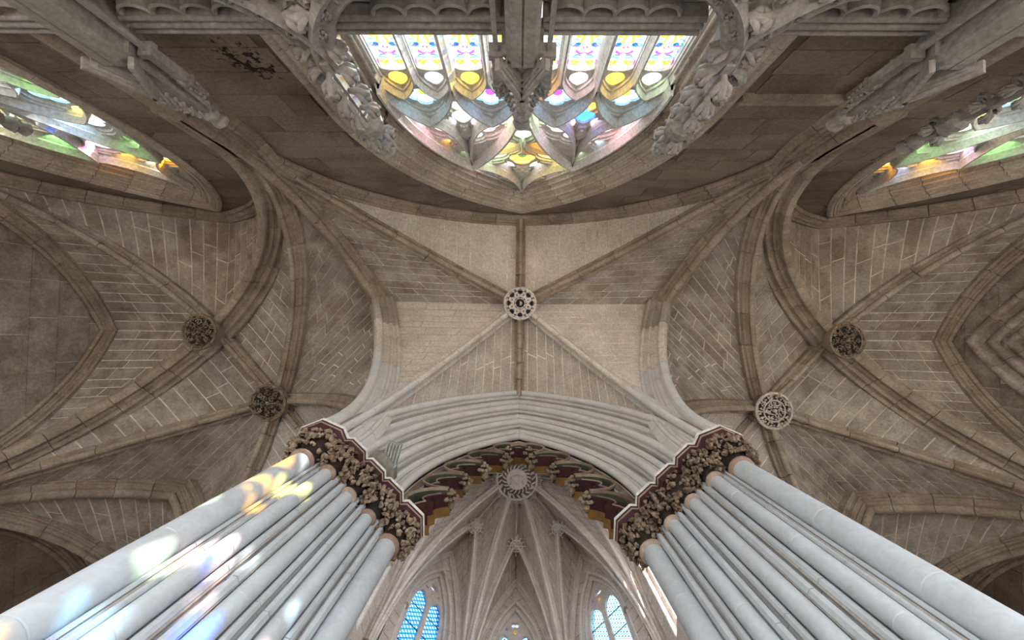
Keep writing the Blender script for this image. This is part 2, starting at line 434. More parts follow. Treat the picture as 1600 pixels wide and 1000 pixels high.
# ------------------------------------------------------------------ vault webs
def half_cell(root, corner, e1, ze, d1, zd, courses, m, mm, stone=0.8, z0=ZS, stilt_e=ST, stilt_d=ST, bulge=0.04, gap=0.014, thick=0.07, start=0.0):
    corner = V(corner); e1 = V(e1); d1 = V(d1)
    def curve(p1, z1, stilt):
        w = (p1 - corner).length; d = (p1 - corner) / w; h = z1 - z0 - stilt
        def f(t):
            if h >= w:
                R = (w * w + h * h) / (2 * w); th = math.atan2(h, R - w) * t
                s, z = R * (1 - math.cos(th)), R * math.sin(th)
            else:
                s, z = w * (1 - math.cos(pi / 2 * t)), h * math.sin(pi / 2 * t)
            return V((corner.x + d.x * s, corner.y + d.y * s, z0 + stilt + z))
        return f
    E = curve(e1, ze, stilt_e); D = curve(d1, zd, stilt_d)
    def P(t, u):
        a = E(t); b = D(t); p = a.lerp(b, u); p.z += bulge * 4 * u * (1 - u) * (b - a).length / 3
        return p
    def nrm(t, u):
        e = 0.01; t2 = min(1, t + e); u2 = min(1, u + 0.02)
        a = P(t2, u) - P(t2 - 2 * e, u); b = P(t, u2) - P(t, u2 - 0.04)
        n = a.cross(b)
        if n.length < 1e-9: return V((0, 0, 1))
        n.normalize()
        return n if n.z > 0 else -n
    # backing of mortar
    nt, nu = 36, 8
    v = []; f = []
    for i in range(nt + 1):
        for k in range(nu + 1):
            t = max(0.02, i / nt); u = k / nu
            v.append(P(min(t, 1.0), u) + (nrm(t, u) if i < nt else V((0, 0, 1))) * 0.007)
    for i in range(nt):
        for k in range(nu):
            a = i * (nu + 1) + k; f.append((a, a + 1, a + nu + 2, a + nu + 1))
    bk = mesh('mortar_bed', v, f, mm, root)
    # stones
    ts = [start + (1 - start) * i / courses for i in range(courses + 1)]
    for i in range(1, courses): ts[i] += (1 - start) / courses * 0.22 * (rnd.random() - 0.5)
    for i in range(courses):
        t0, t1 = ts[i], ts[i + 1]
        hgt = (P(t1, .5) - P(t0, .5)).length
        gt = min(0.3, gap / max(hgt, 0.05)) * (t1 - t0)
        ln = (E(t1) - D(t1)).length
        if ln < 0.25: continue
        k = max(1, int(round(ln / (stone * (0.75 + 0.5 * rnd.random())))))
        us = [j / k for j in range(k + 1)]
        sh = (rnd.random() - 0.5) * 0.7 / k
        us = [0] + [min(0.96, max(0.04, u + sh + 0.3 / k * (rnd.random() - 0.5))) for u in us[1:-1]] + [1]
        for j in range(k):
            gu = gap / ln
            ua = us[j] + (gu if j else 0); ub = us[j + 1] - (gu if j < k - 1 else 0)
            if ub - ua < 0.02: continue
            ta, tb = t0 + gt, t1 - gt
            out = rnd.random() * 0.005
            q = []
            um = (ua + ub) / 2
            for (t, u) in ((ta, ua), (ta, um), (ta, ub), (tb, ub), (tb, um), (tb, ua)):
                q.append((P(t, u), nrm(t, u)))
            vv = [a - n * out for a, n in q] + [a + n * thick for a, n in q]
            ff = [(0, 1, 4, 5), (1, 2, 3, 4), (6, 11, 10, 7), (7, 10, 9, 8)] + [(a, (a + 1) % 6, 6 + (a + 1) % 6, 6 + a) for a in range(6)]
            mesh('stone', vv, ff, m, root)

# ------------------------------------------------------------------ walls
def wall_bay(root, p0, p1, z0, zs, za, win, m, mm, bh=0.42, bl=0.85, inset=0.0, nn=None):
    """p0->p1 in plan; win = (centre offset, half width, sill, spring, apex) or None"""
    p0 = V(p0); p1 = V(p1); L = (p1 - p0).length; d = (p1 - p0) / L
    n = V(nn)          # into the room
    hw = L / 2
    def top(s): return arch_z(s - hw, hw, zs, za) + 0.02
    def P(s, z, o=0.0): return V((p0.x + d.x * s + n.x * o, p0.y + d.y * s + n.y * o, z))
    def hole(s):
        if not win: return None
        c, w, sill, ws, wa = win
        if abs(s - hw - c) >= w: return None
        return sill, arch_z(s - hw - c, w, ws, wa)
    v = []; f = []
    def quad(a, b, za0, zb0, za1, zb1, o=-0.012, th=0.0):
        k = len(v); v.extend([P(a, za0, o), P(b, zb0, o), P(b, zb1, o), P(a, za1, o)]); f.append((k, k + 1, k + 2, k + 3))
    cols = sorted(set([L * i / 48 for i in range(49)] + ([hw + win[0] - win[1], hw + win[0] + win[1]] if win else [])))
    for a, b in zip(cols, cols[1:]):
        mid = (a + b) / 2; h = hole(mid)
        if h:
            ha = hole(a + 1e-4) or (win[2], win[3]); hb = hole(b - 1e-4) or (win[2], win[3])
            if h[0] > z0: quad(a, b, z0, z0, h[0], h[0])
            if top(a) > ha[1] or top(b) > hb[1]: quad(a, b, ha[1], hb[1], max(top(a), ha[1]), max(top(b), hb[1]))
        else: quad(a, b, z0, z0, top(a), top(b))
    mesh('mortar_bed', v, f, mm, root)
    z = z0; row = 0
    while z < za:
        h_ = bh * (0.85 + 0.3 * rnd.random()); z1 = min(z + h_, za)
        s = -bl * rnd.random()
        while s < L:
            e = s + bl * (0.7 + 0.6 * rnd.random())
            a, b = max(0, s) + 0.005, min(L, e) - 0.005; s = e
            if b - a < 0.08: continue
            xs = [a + (b - a) * i / 5 for i in range(6)]
            lo = []; hi = []
            for x in xs:
                l, t = z + 0.006, min(z1 - 0.006, top(x))
                g = hole(x)
                if g:
                    if l >= g[0] - 0.01: l = max(l, g[1])
                    else: t = min(t, g[0])
                lo.append(l); hi.append(t)
            run = []
            def flush(run):
                if len(run) < 2: return
                o = rnd.random() * 0.008; v = []; k = len(run)
                for oo in (o, -0.05):
                    for i in run: v.append(P(xs[i], lo[i], oo))
                    for i in reversed(run): v.append(P(xs[i], hi[i], oo))
                m2 = 2 * k
                f = [tuple(range(m2))[::-1] and (i, i + 1, m2 - 2 - i, m2 - 1 - i) for i in range(k - 1)]
                f += [(i, (i + 1) % m2, m2 + (i + 1) % m2, m2 + i) for i in range(m2)]
                mesh('stone', v, f, m, root)
            for i in range(6):
                if hi[i] - lo[i] > 0.03: run.append(i)
                else: flush(run); run = []
            flush(run)
        z = z1; row += 1

def curve_plate(name, polys, origin, ex, ez, ny, depth, bevel, m, root):
    """plate pierced by outlines (first outer, others holes), given in (x, z) of the window plane"""
    from mathutils.geometry import delaunay_2d_cdt
    pts = []; edges = []
    for poly in polys:
        k = len(pts); n = len(poly); pts += [V(p) for p in poly]; edges += [(k + i, k + (i + 1) % n) for i in range(n)]
    vs, es, fs = delaunay_2d_cdt(pts, edges, [], 0, 1e-5, False)[:3]
    boxes = [(min(p[0] for p in q), max(p[0] for p in q), min(p[1] for p in q), max(p[1] for p in q)) for q in polys]
    def inside(k, x, y):
        b = boxes[k]
        if x < b[0] or x > b[1] or y < b[2] or y > b[3]: return False
        q = polys[k]; c = False; j = len(q) - 1
        for i in range(len(q)):
            if (q[i][1] > y) != (q[j][1] > y) and x < (q[j][0] - q[i][0]) * (y - q[i][1]) / (q[j][1] - q[i][1]) + q[i][0]: c = not c
            j = i
        return c
    keep = []
    for f in fs:
        x = sum(vs[i].x for i in f) / len(f); y = sum(vs[i].y for i in f) / len(f)
        if inside(0, x, y) and not any(inside(k, x, y) for k in range(1, len(polys))): keep.append(tuple(f))
    cnt = {}
    for f in keep:
        for a, b in zip(f, f[1:] + f[:1]): cnt[(min(a, b), max(a, b))] = cnt.get((min(a, b), max(a, b)), 0) + 1
    N = len(vs); out = []
    for o in (-depth / 2, depth / 2):
        for p in vs: out.append(V(origin) + ex * p.x + ez * p.y + ny * o)
    faces = list(keep) + [tuple(i + N for i in reversed(f)) for f in keep] + [(a, b, b + N, a + N) for (a, b), c in cnt.items() if c == 1]
    return mesh(name, out, faces, m, root)

def arch_poly(cx, hw, zb, zs, za, n=10, off=0.0):
    hw += off; za += off * 1.5; pts = [(cx + hw, zb), ] + ([(cx + hw, zs)] if zs > zb + 1e-6 else [])
    a = half_arch_2d(hw, za - zs, n)
    pts += [(cx + hw - s, zs + z) for s, z, _, _ in a[1:]]
    pts += [(cx - hw + s, zs + z) for s, z, _, _ in reversed(a[1:-1])]
    if zs > zb + 1e-6: pts.append((cx - hw, zs))
    pts.append((cx - hw, zb))
    return pts

def foil_poly(cx, cz, r, n=4, ph=0.0, sx=1.0, sz=1.0, rotn=0.0):
    pts = []
    for i in range(32):
        a = 2 * pi * i / 32
        q = r * (0.70 + 0.30 * abs(math.cos(n / 2 * (a - ph))) ** 0.7) if n else r
        x, z = q * math.cos(a) * sx, q * math.sin(a) * sz
        pts.append((cx + x * math.cos(rotn) - z * math.sin(rotn), cz + x * math.sin(rotn) + z * math.cos(rotn)))
    return pts

def drop_poly(cx, cz, r, tip=1.45, rotn=0.0, sx=1.0):
    pts = []
    for i in range(28):
        a = 2 * pi * i / 28
        k = 1 + (tip - 1) * max(0, math.cos(a - pi / 2)) ** 6
        x, z = r * math.cos(a) * sx, r * k * math.sin(a)
        pts.append((cx + x * math.cos(rotn) - z * math.sin(rotn), cz + x * math.sin(rotn) + z * math.cos(rotn)))
    return pts

# ================================================================== THE SETTING
fl = MB(); fl.box((0, 7.1, FLOOR - 0.1), (2 * S + 1, 21, 0.2))
o = fl.build('floor', M['floor']); o['kind'] = 'structure'; o['label'] = 'pale stone paving of the chamber floor'

A_ = {s: V((s * AX, YW)) for s in (-1, 1)}
C_ = {s: V((s * S, YW)) for s in (-1, 1)}
B_ = {s: V((s * S, YO - AX)) for s in (-1, 1)}
T_ = {s: (A_[s] + B_[s]) / 2 for s in (-1, 1)}
U_ = {s: V((s * 5.51, 1.63)) for s in (-1, 1)}
P1 = {s: V((s * S0[0], S0[1])) for s in (-1, 1)}
P2 = {s: V(rot((-S0[0], S0[1]), -1)) if s < 0 else V(rot((S0[0], S0[1]), 1)) for s in (-1, 1)}
B2_ = {s: V((s * S, YO + AX)) for s in (-1, 1)}
P3 = {s: V((P2[s].x, 2 * YO - P2[s].y)) for s in (-1, 1)}
C0 = V((0, -0.63)); ZC = 9.88; ZT = 9.97; ZU = 9.84; ZTR = 10.12; ZOC = 9.48
FC = V((0, YW)); OC = V((0, S0[1]))
side = {-1: 'left', 1: 'right'}

# --- vault webs over the ambulatory: one piece of ceiling per triangular cell
def cell(label, corner, e1, ze, d1, zd, courses, m, **k):
    r = structure('ceiling', label, loc=(corner[0], corner[1], ZS))
    half_cell(r, corner, e1, ze, d1, zd, courses, m, M['mortar'], **k)
    return r
for s in (-1, 1):
    t = side[s]
    mo = (A_[s] + P1[s]) / 2
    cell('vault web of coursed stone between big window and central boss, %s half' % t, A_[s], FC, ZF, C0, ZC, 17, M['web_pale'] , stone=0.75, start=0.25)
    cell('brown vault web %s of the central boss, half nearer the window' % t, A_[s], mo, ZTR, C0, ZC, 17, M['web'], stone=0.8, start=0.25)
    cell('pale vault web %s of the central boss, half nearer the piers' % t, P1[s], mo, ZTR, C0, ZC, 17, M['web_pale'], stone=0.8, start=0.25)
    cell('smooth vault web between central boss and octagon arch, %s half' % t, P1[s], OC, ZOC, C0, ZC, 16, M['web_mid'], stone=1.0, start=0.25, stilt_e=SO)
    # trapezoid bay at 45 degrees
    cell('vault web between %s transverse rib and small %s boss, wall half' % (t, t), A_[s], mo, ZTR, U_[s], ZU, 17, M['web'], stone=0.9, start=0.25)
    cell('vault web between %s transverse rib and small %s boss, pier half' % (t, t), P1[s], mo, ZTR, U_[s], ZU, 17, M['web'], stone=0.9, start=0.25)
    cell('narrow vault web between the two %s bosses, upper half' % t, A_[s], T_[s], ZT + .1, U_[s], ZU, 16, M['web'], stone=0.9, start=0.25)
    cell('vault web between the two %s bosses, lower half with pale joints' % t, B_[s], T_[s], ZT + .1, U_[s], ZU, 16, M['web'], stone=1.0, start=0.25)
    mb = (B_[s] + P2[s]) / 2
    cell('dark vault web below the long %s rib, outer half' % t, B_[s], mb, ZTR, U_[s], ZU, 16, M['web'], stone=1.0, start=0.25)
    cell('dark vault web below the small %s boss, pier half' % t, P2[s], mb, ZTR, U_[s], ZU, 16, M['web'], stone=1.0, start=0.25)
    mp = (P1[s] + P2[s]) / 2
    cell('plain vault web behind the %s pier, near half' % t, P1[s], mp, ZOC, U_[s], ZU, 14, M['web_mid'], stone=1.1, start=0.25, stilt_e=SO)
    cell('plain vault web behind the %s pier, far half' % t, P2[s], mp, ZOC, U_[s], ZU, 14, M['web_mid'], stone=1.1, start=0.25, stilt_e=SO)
    # corner bay
    mf = (A_[s] + C_[s]) / 2; mw = (B_[s] + C_[s]) / 2
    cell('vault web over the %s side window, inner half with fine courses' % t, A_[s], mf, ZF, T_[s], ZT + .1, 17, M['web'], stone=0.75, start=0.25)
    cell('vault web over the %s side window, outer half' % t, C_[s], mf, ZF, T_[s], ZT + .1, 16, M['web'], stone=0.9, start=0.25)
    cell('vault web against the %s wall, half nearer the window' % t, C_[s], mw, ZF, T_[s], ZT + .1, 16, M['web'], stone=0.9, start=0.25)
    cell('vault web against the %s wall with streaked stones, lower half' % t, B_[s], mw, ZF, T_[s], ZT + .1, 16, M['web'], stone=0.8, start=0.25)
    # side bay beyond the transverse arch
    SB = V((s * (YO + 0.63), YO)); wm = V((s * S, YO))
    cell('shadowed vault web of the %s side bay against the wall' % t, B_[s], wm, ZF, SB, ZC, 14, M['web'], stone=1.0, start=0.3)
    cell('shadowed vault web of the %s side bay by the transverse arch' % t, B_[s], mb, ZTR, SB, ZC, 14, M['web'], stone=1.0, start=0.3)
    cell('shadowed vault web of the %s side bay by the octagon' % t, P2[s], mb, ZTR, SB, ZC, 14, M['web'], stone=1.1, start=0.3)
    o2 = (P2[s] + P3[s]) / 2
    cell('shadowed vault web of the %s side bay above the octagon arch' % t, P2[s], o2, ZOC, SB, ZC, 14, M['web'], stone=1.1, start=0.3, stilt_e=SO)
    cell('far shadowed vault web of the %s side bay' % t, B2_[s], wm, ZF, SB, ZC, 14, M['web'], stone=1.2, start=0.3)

# --- walls
WZS, WZA, WHW = 5.2, 9.66, 2.42      # outer opening of the traceried windows
wn = structure('wall_north', 'brown ashlar wall holding the traceried windows', loc=(0, YW, FLOOR))
wall_bay(wn, A_[-1], A_[1], 1.6, ZS + ST, ZF, (0, WHW, 1.7, WZS, WZA), M['wall'], M['wmortar'], 0.46, 1.15, nn=(0, 1))
for s in (-1, 1):
    w_ = structure('wall_north', 'brown ashlar wall around the %s side window' % side[s], loc=(s * 7, YW, FLOOR))
    a, b = (C_[s], A_[s]) if s < 0 else (A_[s], C_[s])
    wall_bay(w_, a, b, 1.6, ZS + ST, ZF, (0, 1.62, 1.7, 5.2, 9.75), M['wall'], M['wmortar'], 0.46, 1.15, nn=(0, 1))
for s, nm in ((-1, 'wall_west'), (1, 'wall_east')):
    w_ = structure(nm, 'large grey stones of the %s wall under the pointed vault' % side[s], loc=(s * S, 0, FLOOR))
    win = (0, 2.2, 2.0, 5.0, 9.55) if s > 0 else None
    wall_bay(w_, C_[s], B_[s], 1.6, ZS + ST, ZF, win, M['web'], M['mortar'], 0.62, 0.95, nn=(-s, 0))
    w2 = structure(nm, 'dark %s wall of the side bay behind the pier' % side[s], loc=(s * S, YO, FLOOR))
    wall_bay(w2, B_[s], B2_[s], 1.6, ZS + ST, ZF, (0, 2.5, 1.8, 5.0, 9.4), M['wall'], M['wmortar'], 0.5, 1.0, nn=(-s, 0))

for s, nm in ((-1, 'wall_west'), (1, 'wall_east')):
    b = MB(); b.box((s * (S + .15), YO + AX + 2.9, 4.6), (.3, 5.9, 12.4)); o = b.build(nm, M['wall']); o['kind'] = 'structure'; o['label'] = 'unseen far end of the %s wall, added to cut side light' % side[s]  # unseen wall end, added to block sideways light
    b = MB(); b.box((s * (S + .75), YO - AX + .2 + AX, 5), (.3, 6.6, 12)); o = b.build(nm, M['wall']); o['kind'] = 'structure'; o['label'] = 'outer face behind the dark %s window' % side[s]

b = MB(); b.box((0, YO + S + .2, 4.6), (2 * S, .4, 12.6)); o = b.build('wall_south', M['wall']); o['kind'] = 'structure'; o['label'] = 'unseen far wall added to close the chamber to outside light'  # unseen wall, added to darken the side bays

# ------------------------------------------------------------------ wall arches (formerets) and ribs
fp = wide_profile(0.34, 0.24)
RP = rib_profile(0.26, 0.30)
RT = wide_profile(0.50, 0.48)
RK = wide_profile(0.62, 0.52)
full_arch('wall_arch', 'moulded wall arch framing the big traceried window', 'arch', None, A_[-1] + V((0, .06)), A_[1] + V((0, .06)), ZF, fp, M['rib'], 12)
for s in (-1, 1):
    t = side[s]
    full_arch('wall_arch', 'moulded wall arch over the %s side window' % t, 'arch', None, A_[s] + V((0, .06)), C_[s] + V((0, .06)), ZF, fp, M['rib'], 10)
    full_arch('wall_arch', 'kinked wall arch where the vault meets the %s wall' % t, 'arch', None, C_[s] + V((-s * .06, 0)), B_[s] + V((-s * .06, 0)), ZF, fp, M['rib'], 10)
    full_arch('wall_arch', 'shadowed wall arch low behind the %s pier' % t, 'arch', None, B_[s] + V((-s * .06, 0)), B2_[s] + V((-s * .06, 0)), ZF, fp, M['rib'], 9)
    # transverse rib from wall to pier, pale pier stone and painted window light at its foot
    mo = (A_[s] + P1[s]) / 2
    r = rib('transverse_rib', 'broad moulded rib from wall to %s pier, white at its foot' % t, 'rib', None, A_[s], mo, ZTR - .02, RT, M['rib'], 9)
    d = (P1[s] - A_[s]).normalized(); 
    voussoirs(arch_frames(P1[s] - (mo - P1[s]).normalized() * .24, mo, ZS, ZTR - .02, 20, ST, True), wide_profile(.58, .48), r, lambda q: M['pale'] if q < .62 else M['web_pale'] if q < .86 else M['web_mid'], 12)
    rib('vault_rib', 'slender rib from the %s window corner to the central boss' % t, 'rib', None, A_[s], C0, ZC - .05, RP, M['rib'], 10)
    rib('vault_rib', 'pale rib from the %s pier to the central boss' % t, 'rib', None, P1[s], C0, ZC - .05, RP, lambda q: M['pale'] if q < .45 else M['web_pale'], 9)
    # thick arch A-B
    full_arch('diagonal_arch', 'thick dark arch crossing the %s corner through its boss' % t, 'arch', None, A_[s], B_[s], ZT, RK, M['rib'], 12)
    rib('vault_rib', 'light rib from the outer corner to the %s boss' % t, 'rib', None, C_[s], T_[s], ZT - .02, rib_profile(.30, .3), M['web'], 10)
    rib('vault_rib', 'curved rib from the %s window corner to the small %s boss' % (t, t), 'rib', None, A_[s], U_[s], ZU - .04, wide_profile(.36, .30), M['rib'], 10)
    rib('vault_rib', 'short arched rib from the %s pier to the small %s boss' % (t, t), 'rib', None, P1[s], U_[s], ZU - .04, rib_profile(.28, .28), M['rib'], 8)
    rib('vault_rib', 'long rib from the small %s boss out to the side wall' % t, 'rib', None, B_[s], U_[s], ZU - .04, rib_profile(.28, .3), M['rib'], 9)
    rib('vault_rib', 'rib from the small %s boss down behind the pier' % t, 'rib', None, P2[s], U_[s], ZU - .04, rib_profile(.28, .28), M['rib'], 8)
    full_arch('transverse_arch', 'angular moulded arch half hidden behind the %s pier' % t, 'arch', None, B_[s], P2[s], ZTR - .02, wide_profile(.62, .42), M['rib'], 9)
    SB = V((s * (YO + 0.63), YO))
    for c, w in ((B_[s], 'wall'), (P2[s], 'octagon')):
        rib('vault_rib', 'shadowed rib of the %s side bay rising from the %s' % (t, w), 'rib', None, c, SB, ZC - .05, RP, M['rib'], 8)
    # octagon arches seen edge-on behind the piers
    full_arch('octagon_arch', 'moulded octagon arch behind the %s pier' % t, 'arch', None, V((0, YO)) + (P1[s] - V((0, YO))) * .94, V((0, YO)) + (P2[s] - V((0, YO))) * .94, ZOC, wide_profile(.44, .4), M['pale'], 9, stilt=SO)
    full_arch('octagon_arch', 'moulded octagon arch facing the %s side bay' % t, 'arch', None, P2[s], P3[s], ZOC, wide_profile(.44, .4), M['pale'], 9, stilt=SO)

def ridge(name, label, p, q, z0, z1, prof, m, count):
    p = V(p); q = V(q); d = (q - p); L = d.length; d /= L; B = V((-d.y, d.x, 0))
    r = thing(name, (p.x, p.y, z0), label, 'rib')
    fr = [(V((p.x + d.x * L * i / 8, p.y + d.y * L * i / 8, z0 + (z1 - z0) * i / 8)), V((0, 0, -1)), B) for i in range(9)]
    voussoirs(fr, prof, r, m, count)
ridge('ridge_rib', 'straight ridge rib from the window wall to the central boss', (0, YW + .1), C0, ZF - .02, ZC, rib_profile(.22, .22), M['rib'], 6)
ridge('ridge_rib', 'straight ridge rib from the central boss to the octagon arch', C0, OC, ZC, ZOC, rib_profile(.22, .22), M['rib'], 6)
for s in (-1, 1):
    ridge('ridge_rib', 'short ridge rib linking the two %s bosses' % side[s], T_[s], U_[s], ZT, ZU, rib_profile(.24, .26), M['rib'], 5)
    ridge('ridge_rib', 'ridge rib from the small %s boss towards the octagon' % side[s], U_[s], (P1[s] + P2[s]) / 2, ZU, ZOC, rib_profile(.24, .24), M['rib'], 5)

# wall responds under the springings
for s in (-1, 1):
    for key, q, ax in (('beside the big window', A_[s], V((1, 0))), ('on the side wall', B_[s], V((0, 1)))):
        n = V((0, 1)) if ax.x else V((-s, 0))
        r = thing('wall_respond', (q.x, q.y, FLOOR), 'cluster of three shafts on the wall %s, %s side' % (key, side[s]), 'shaft')
        for k, (du, dn, ra) in enumerate(((-0.2, 0.08, 0.075), (0, 0.17, 0.11), (0.2, 0.08, 0.075))):
            p = q + ax * du + n * dn
            for i in range(5):
                b = MB(); z0 = FLOOR + 6.3 * i / 5; b.tube([(p.x, p.y, z0 + .006), (p.x, p.y, z0 + 6.3 / 5 - .006)], ra, 10)
                b.build('shaft', M['rib'], r, smooth=40)
        b = MB(); c = q + n * 0.1
        b.lathe((c.x, c.y, ZS - .28), [(.14, 0), (.17, .06), (.16, .12), (.2, .3), (.2, .36)], 12); b.build('capital', M['rib'], r, smooth=50)

# ------------------------------------------------------------------ roof bosses
def boss(label, c, z, R, m, style, group='roof bosses', cat='boss'):
    r = thing('roof_boss', (c[0], c[1], z), label, cat, group)
    zb = z - (0.70 if 'thick arch' in label else 0.52)
    b = MB(); b.lathe((c[0], c[1], zb), [(R * .80, .05), (R * .92, .10), (R * .90, .22), (R * .7, .34), (R * .62, .55)], 20); b.build('boss_block', M['rib'] if style else m, r, smooth=45)
    b = MB(); b.lathe((c[0], c[1], zb), [(R * .78, .035), (R * .78, .05)], 24); b.build('shade_disc', M['dark'], r)  # flat dark disc painted as the shade behind the carving
    b = MB()
    b.tube([(c[0] + R * .93 * math.cos(a * pi / 16), c[1] + R * .93 * math.sin(a * pi / 16), zb + .03) for a in range(33)], R * .075, 6)
    b.build('rim', m, r, smooth=60)
    def leaf(b, x, y, a, q):
        for j in range(5):
            aa = a + (j - 2) * 0.75
            b.tube([(x, y, zb + .03), (x + q * .6 * math.cos(aa), y + q * .6 * math.sin(aa), zb - .03), (x + q * math.cos(aa), y + q * math.sin(aa), zb + .01)], [q * .16, q * .26, q * .14], 5)
        b.blob((x, y, zb - .02), q * .26, 1, 1, .8, 6)
    if style == 0:      # geometric tracery of eight lozenges round a rosette
        for k in range(8):
            a = k * pi / 4; b = MB(); x, y = c[0] + R * .70 * math.cos(a), c[1] + R * .70 * math.sin(a)
            q = R * .22
            for j in range(4):
                a0 = a + j * pi / 2 + pi / 4
                for e in (-1, 1):
                    b.blob((x + q * math.cos(a0 + e * .35), y + q * math.sin(a0 + e * .35), zb), q * .42, 1, 1, .6, 6)
            b.build('rosette', m, r, smooth=60)
        b = MB(); b.tube([(c[0] + R * .42 * math.cos(a * pi / 12), c[1] + R * .42 * math.sin(a * pi / 12), zb - .01) for a in range(25)], R * .05, 6)
        for k in range(8):
            a = (k + .5) * pi / 4; leaf(b, c[0] + R * .27 * math.cos(a), c[1] + R * .27 * math.sin(a), a, R * .13)
        leaf(b, c[0], c[1], 0, R * .13)
        b.build('centre_rosette', m, r, smooth=60)
    else:
        rings = ((.82, 11), (.56, 8), (.30, 5)) if style == 1 else ((.80, 10), (.34, 6))
        for q, N in rings:
            for k in range(N):
                a = 2 * pi * (k + .3 * (N % 2)) / N; b = MB(); x, y = c[0] + R * q * math.cos(a), c[1] + R * q * math.sin(a)
                w = R * (.15 if style == 1 else .19)
                for e in range(8):
                    aa = a + e * pi / 4 + .3; t = w * (.55 + .45 * rnd.random())
                    b.blob((x + t * math.cos(aa), y + t * math.sin(aa), zb + rnd.uniform(-.03, .02)), w * rnd.uniform(.24, .36), 1, 1, .9, 5, jit=.8)
                b.tube([(x - w * .7 * math.cos(a + 1), y - w * .7 * math.sin(a + 1), zb + .03), (x, y, zb - .03), (x + w * .8 * math.cos(a + .3), y + w * .8 * math.sin(a + .3), zb + .0)], [w * .12, w * .24, w * .12], 5)
                b.build('leaf', m, r, smooth=60)
        if style == 2:
            b = MB(); b.tube([(c[0] + R * .56 * math.cos(a * pi / 12), c[1] + R * .56 * math.sin(a * pi / 12), zb + .01) for a in range(25)], R * .045, 6); b.build('inner_ring', m, r, smooth=60)
        b = MB(); b.blob((c[0], c[1], zb), R * .12, n=7, jit=.4); b.build('centre_knob', m, r, smooth=60)
    return r
boss('pale round roof boss with pierced geometric tracery at the central crossing', C0, ZC, .37, M['starst'], 0)
boss('brown leafy roof boss on the thick arch, left corner', T_[-1], ZT, .40, M['bossleaf'], 1)
boss('brown leafy roof boss on the thick arch, right corner', T_[1], ZT, .40, M['bossleaf'], 1)
boss('curled leaf roof boss above the left pier', U_[-1], ZU, .41, M['bossleaf'], 1)
boss('roof boss with ring of rosettes above the right pier', U_[1], ZU, .41, M['web_pale'], 2)

# ------------------------------------------------------------------ the octagon arch facing the camera: four stepped orders
OB = V((0, 1, 0))
def order_prof(s=1.0):
    pts = [(-.125, -.26), (-.125, -.16), (-.118, -.135), (-.09, -.125), (-.035, -.125), (-.02, -.10), (-.03, -.075), (-.075, -.065), (-.085, -.045), (-.07, -.03)]
    for i in range(9):
        a = math.radians(262 - i * (254 / 8)); pts.append((-.055 + .060 * math.cos(a), .055 + .060 * math.sin(a)))
    pts += [(.03, .07), (.045, .085), (.065, .075), (.075, .03), (.10, .02), (.125, .035), (.125, .09), (.135, .118), (.16, .125), (.34, .125), (.34, -.26)]
    return pts
r = thing('octagon_arch', (0, S0[1], ZS), 'great pale arch of many mouldings between the two white piers', 'arch')
for s in (-1, 1):
    fr = arch_frames((s * S0[0], S0[1]), (0, S0[1]), ZS, ZOC, 22, SO, True, OB)
    for k in range(4):
        x, y = SO_[k]
        voussoirs(fr, order_prof(), r, M['pale'], 12, shift=(y - S0[1] + 0.02, S0[0] - x))
        # thin extra roll between the orders
        voussoirs(fr, [(-.04, -.03), (-.05, .01), (-.03, .04), (.01, .05), (.04, .03), (.05, -.03)], r, M['pale'], 6, name='roll', shift=(y - S0[1] + .155, S0[0] - x + .13))
    # inner painted band
    x, y = 1.51, 2.27
    voussoirs(fr, [(-.10, -.16), (-.10, .02), (-.07, .05), (.0, .05), (.0, .09), (.08, .09), (.12, .02), (.12, -.16)], r, M['edge'], 8, shift=(y - S0[1] + .0, S0[0] - x + .0))
    voussoirs(fr, [(-.16, -.12), (-.16, -.05), (-.13, -.02), (-.09, -.05), (-.09, -.12)], r, M['maroon'], 4, shift=(y - S0[1], S0[0] - x))
# body of the wall above the arch, splayed back towards the lantern
b = MB()
for s in (-1, 1):
    fr = arch_frames((s * S0[0], S0[1]), (0, S0[1]), ZS, ZOC, 20, SO, True, OB)
    v = []; f = []
    for P, N, B in fr:
        for u, w in ((.02, -.2), (1.02, .80), (1.12, .05), (1.5, -.6)):
            q = P + N * w + B * u
            if w < -.5: q.z = max(q.z, min(11.0, P.z + 1.6)); q.y = YO - 4.3
            v.append(q)
    for i in range(len(fr) - 1):
        a = i * 4
        for k in range(3): f.append((a + k, a + k + 1, a + k + 5, a + k + 4))
    b.add(v, f)
b.build('arch_core', M['pale'], r)

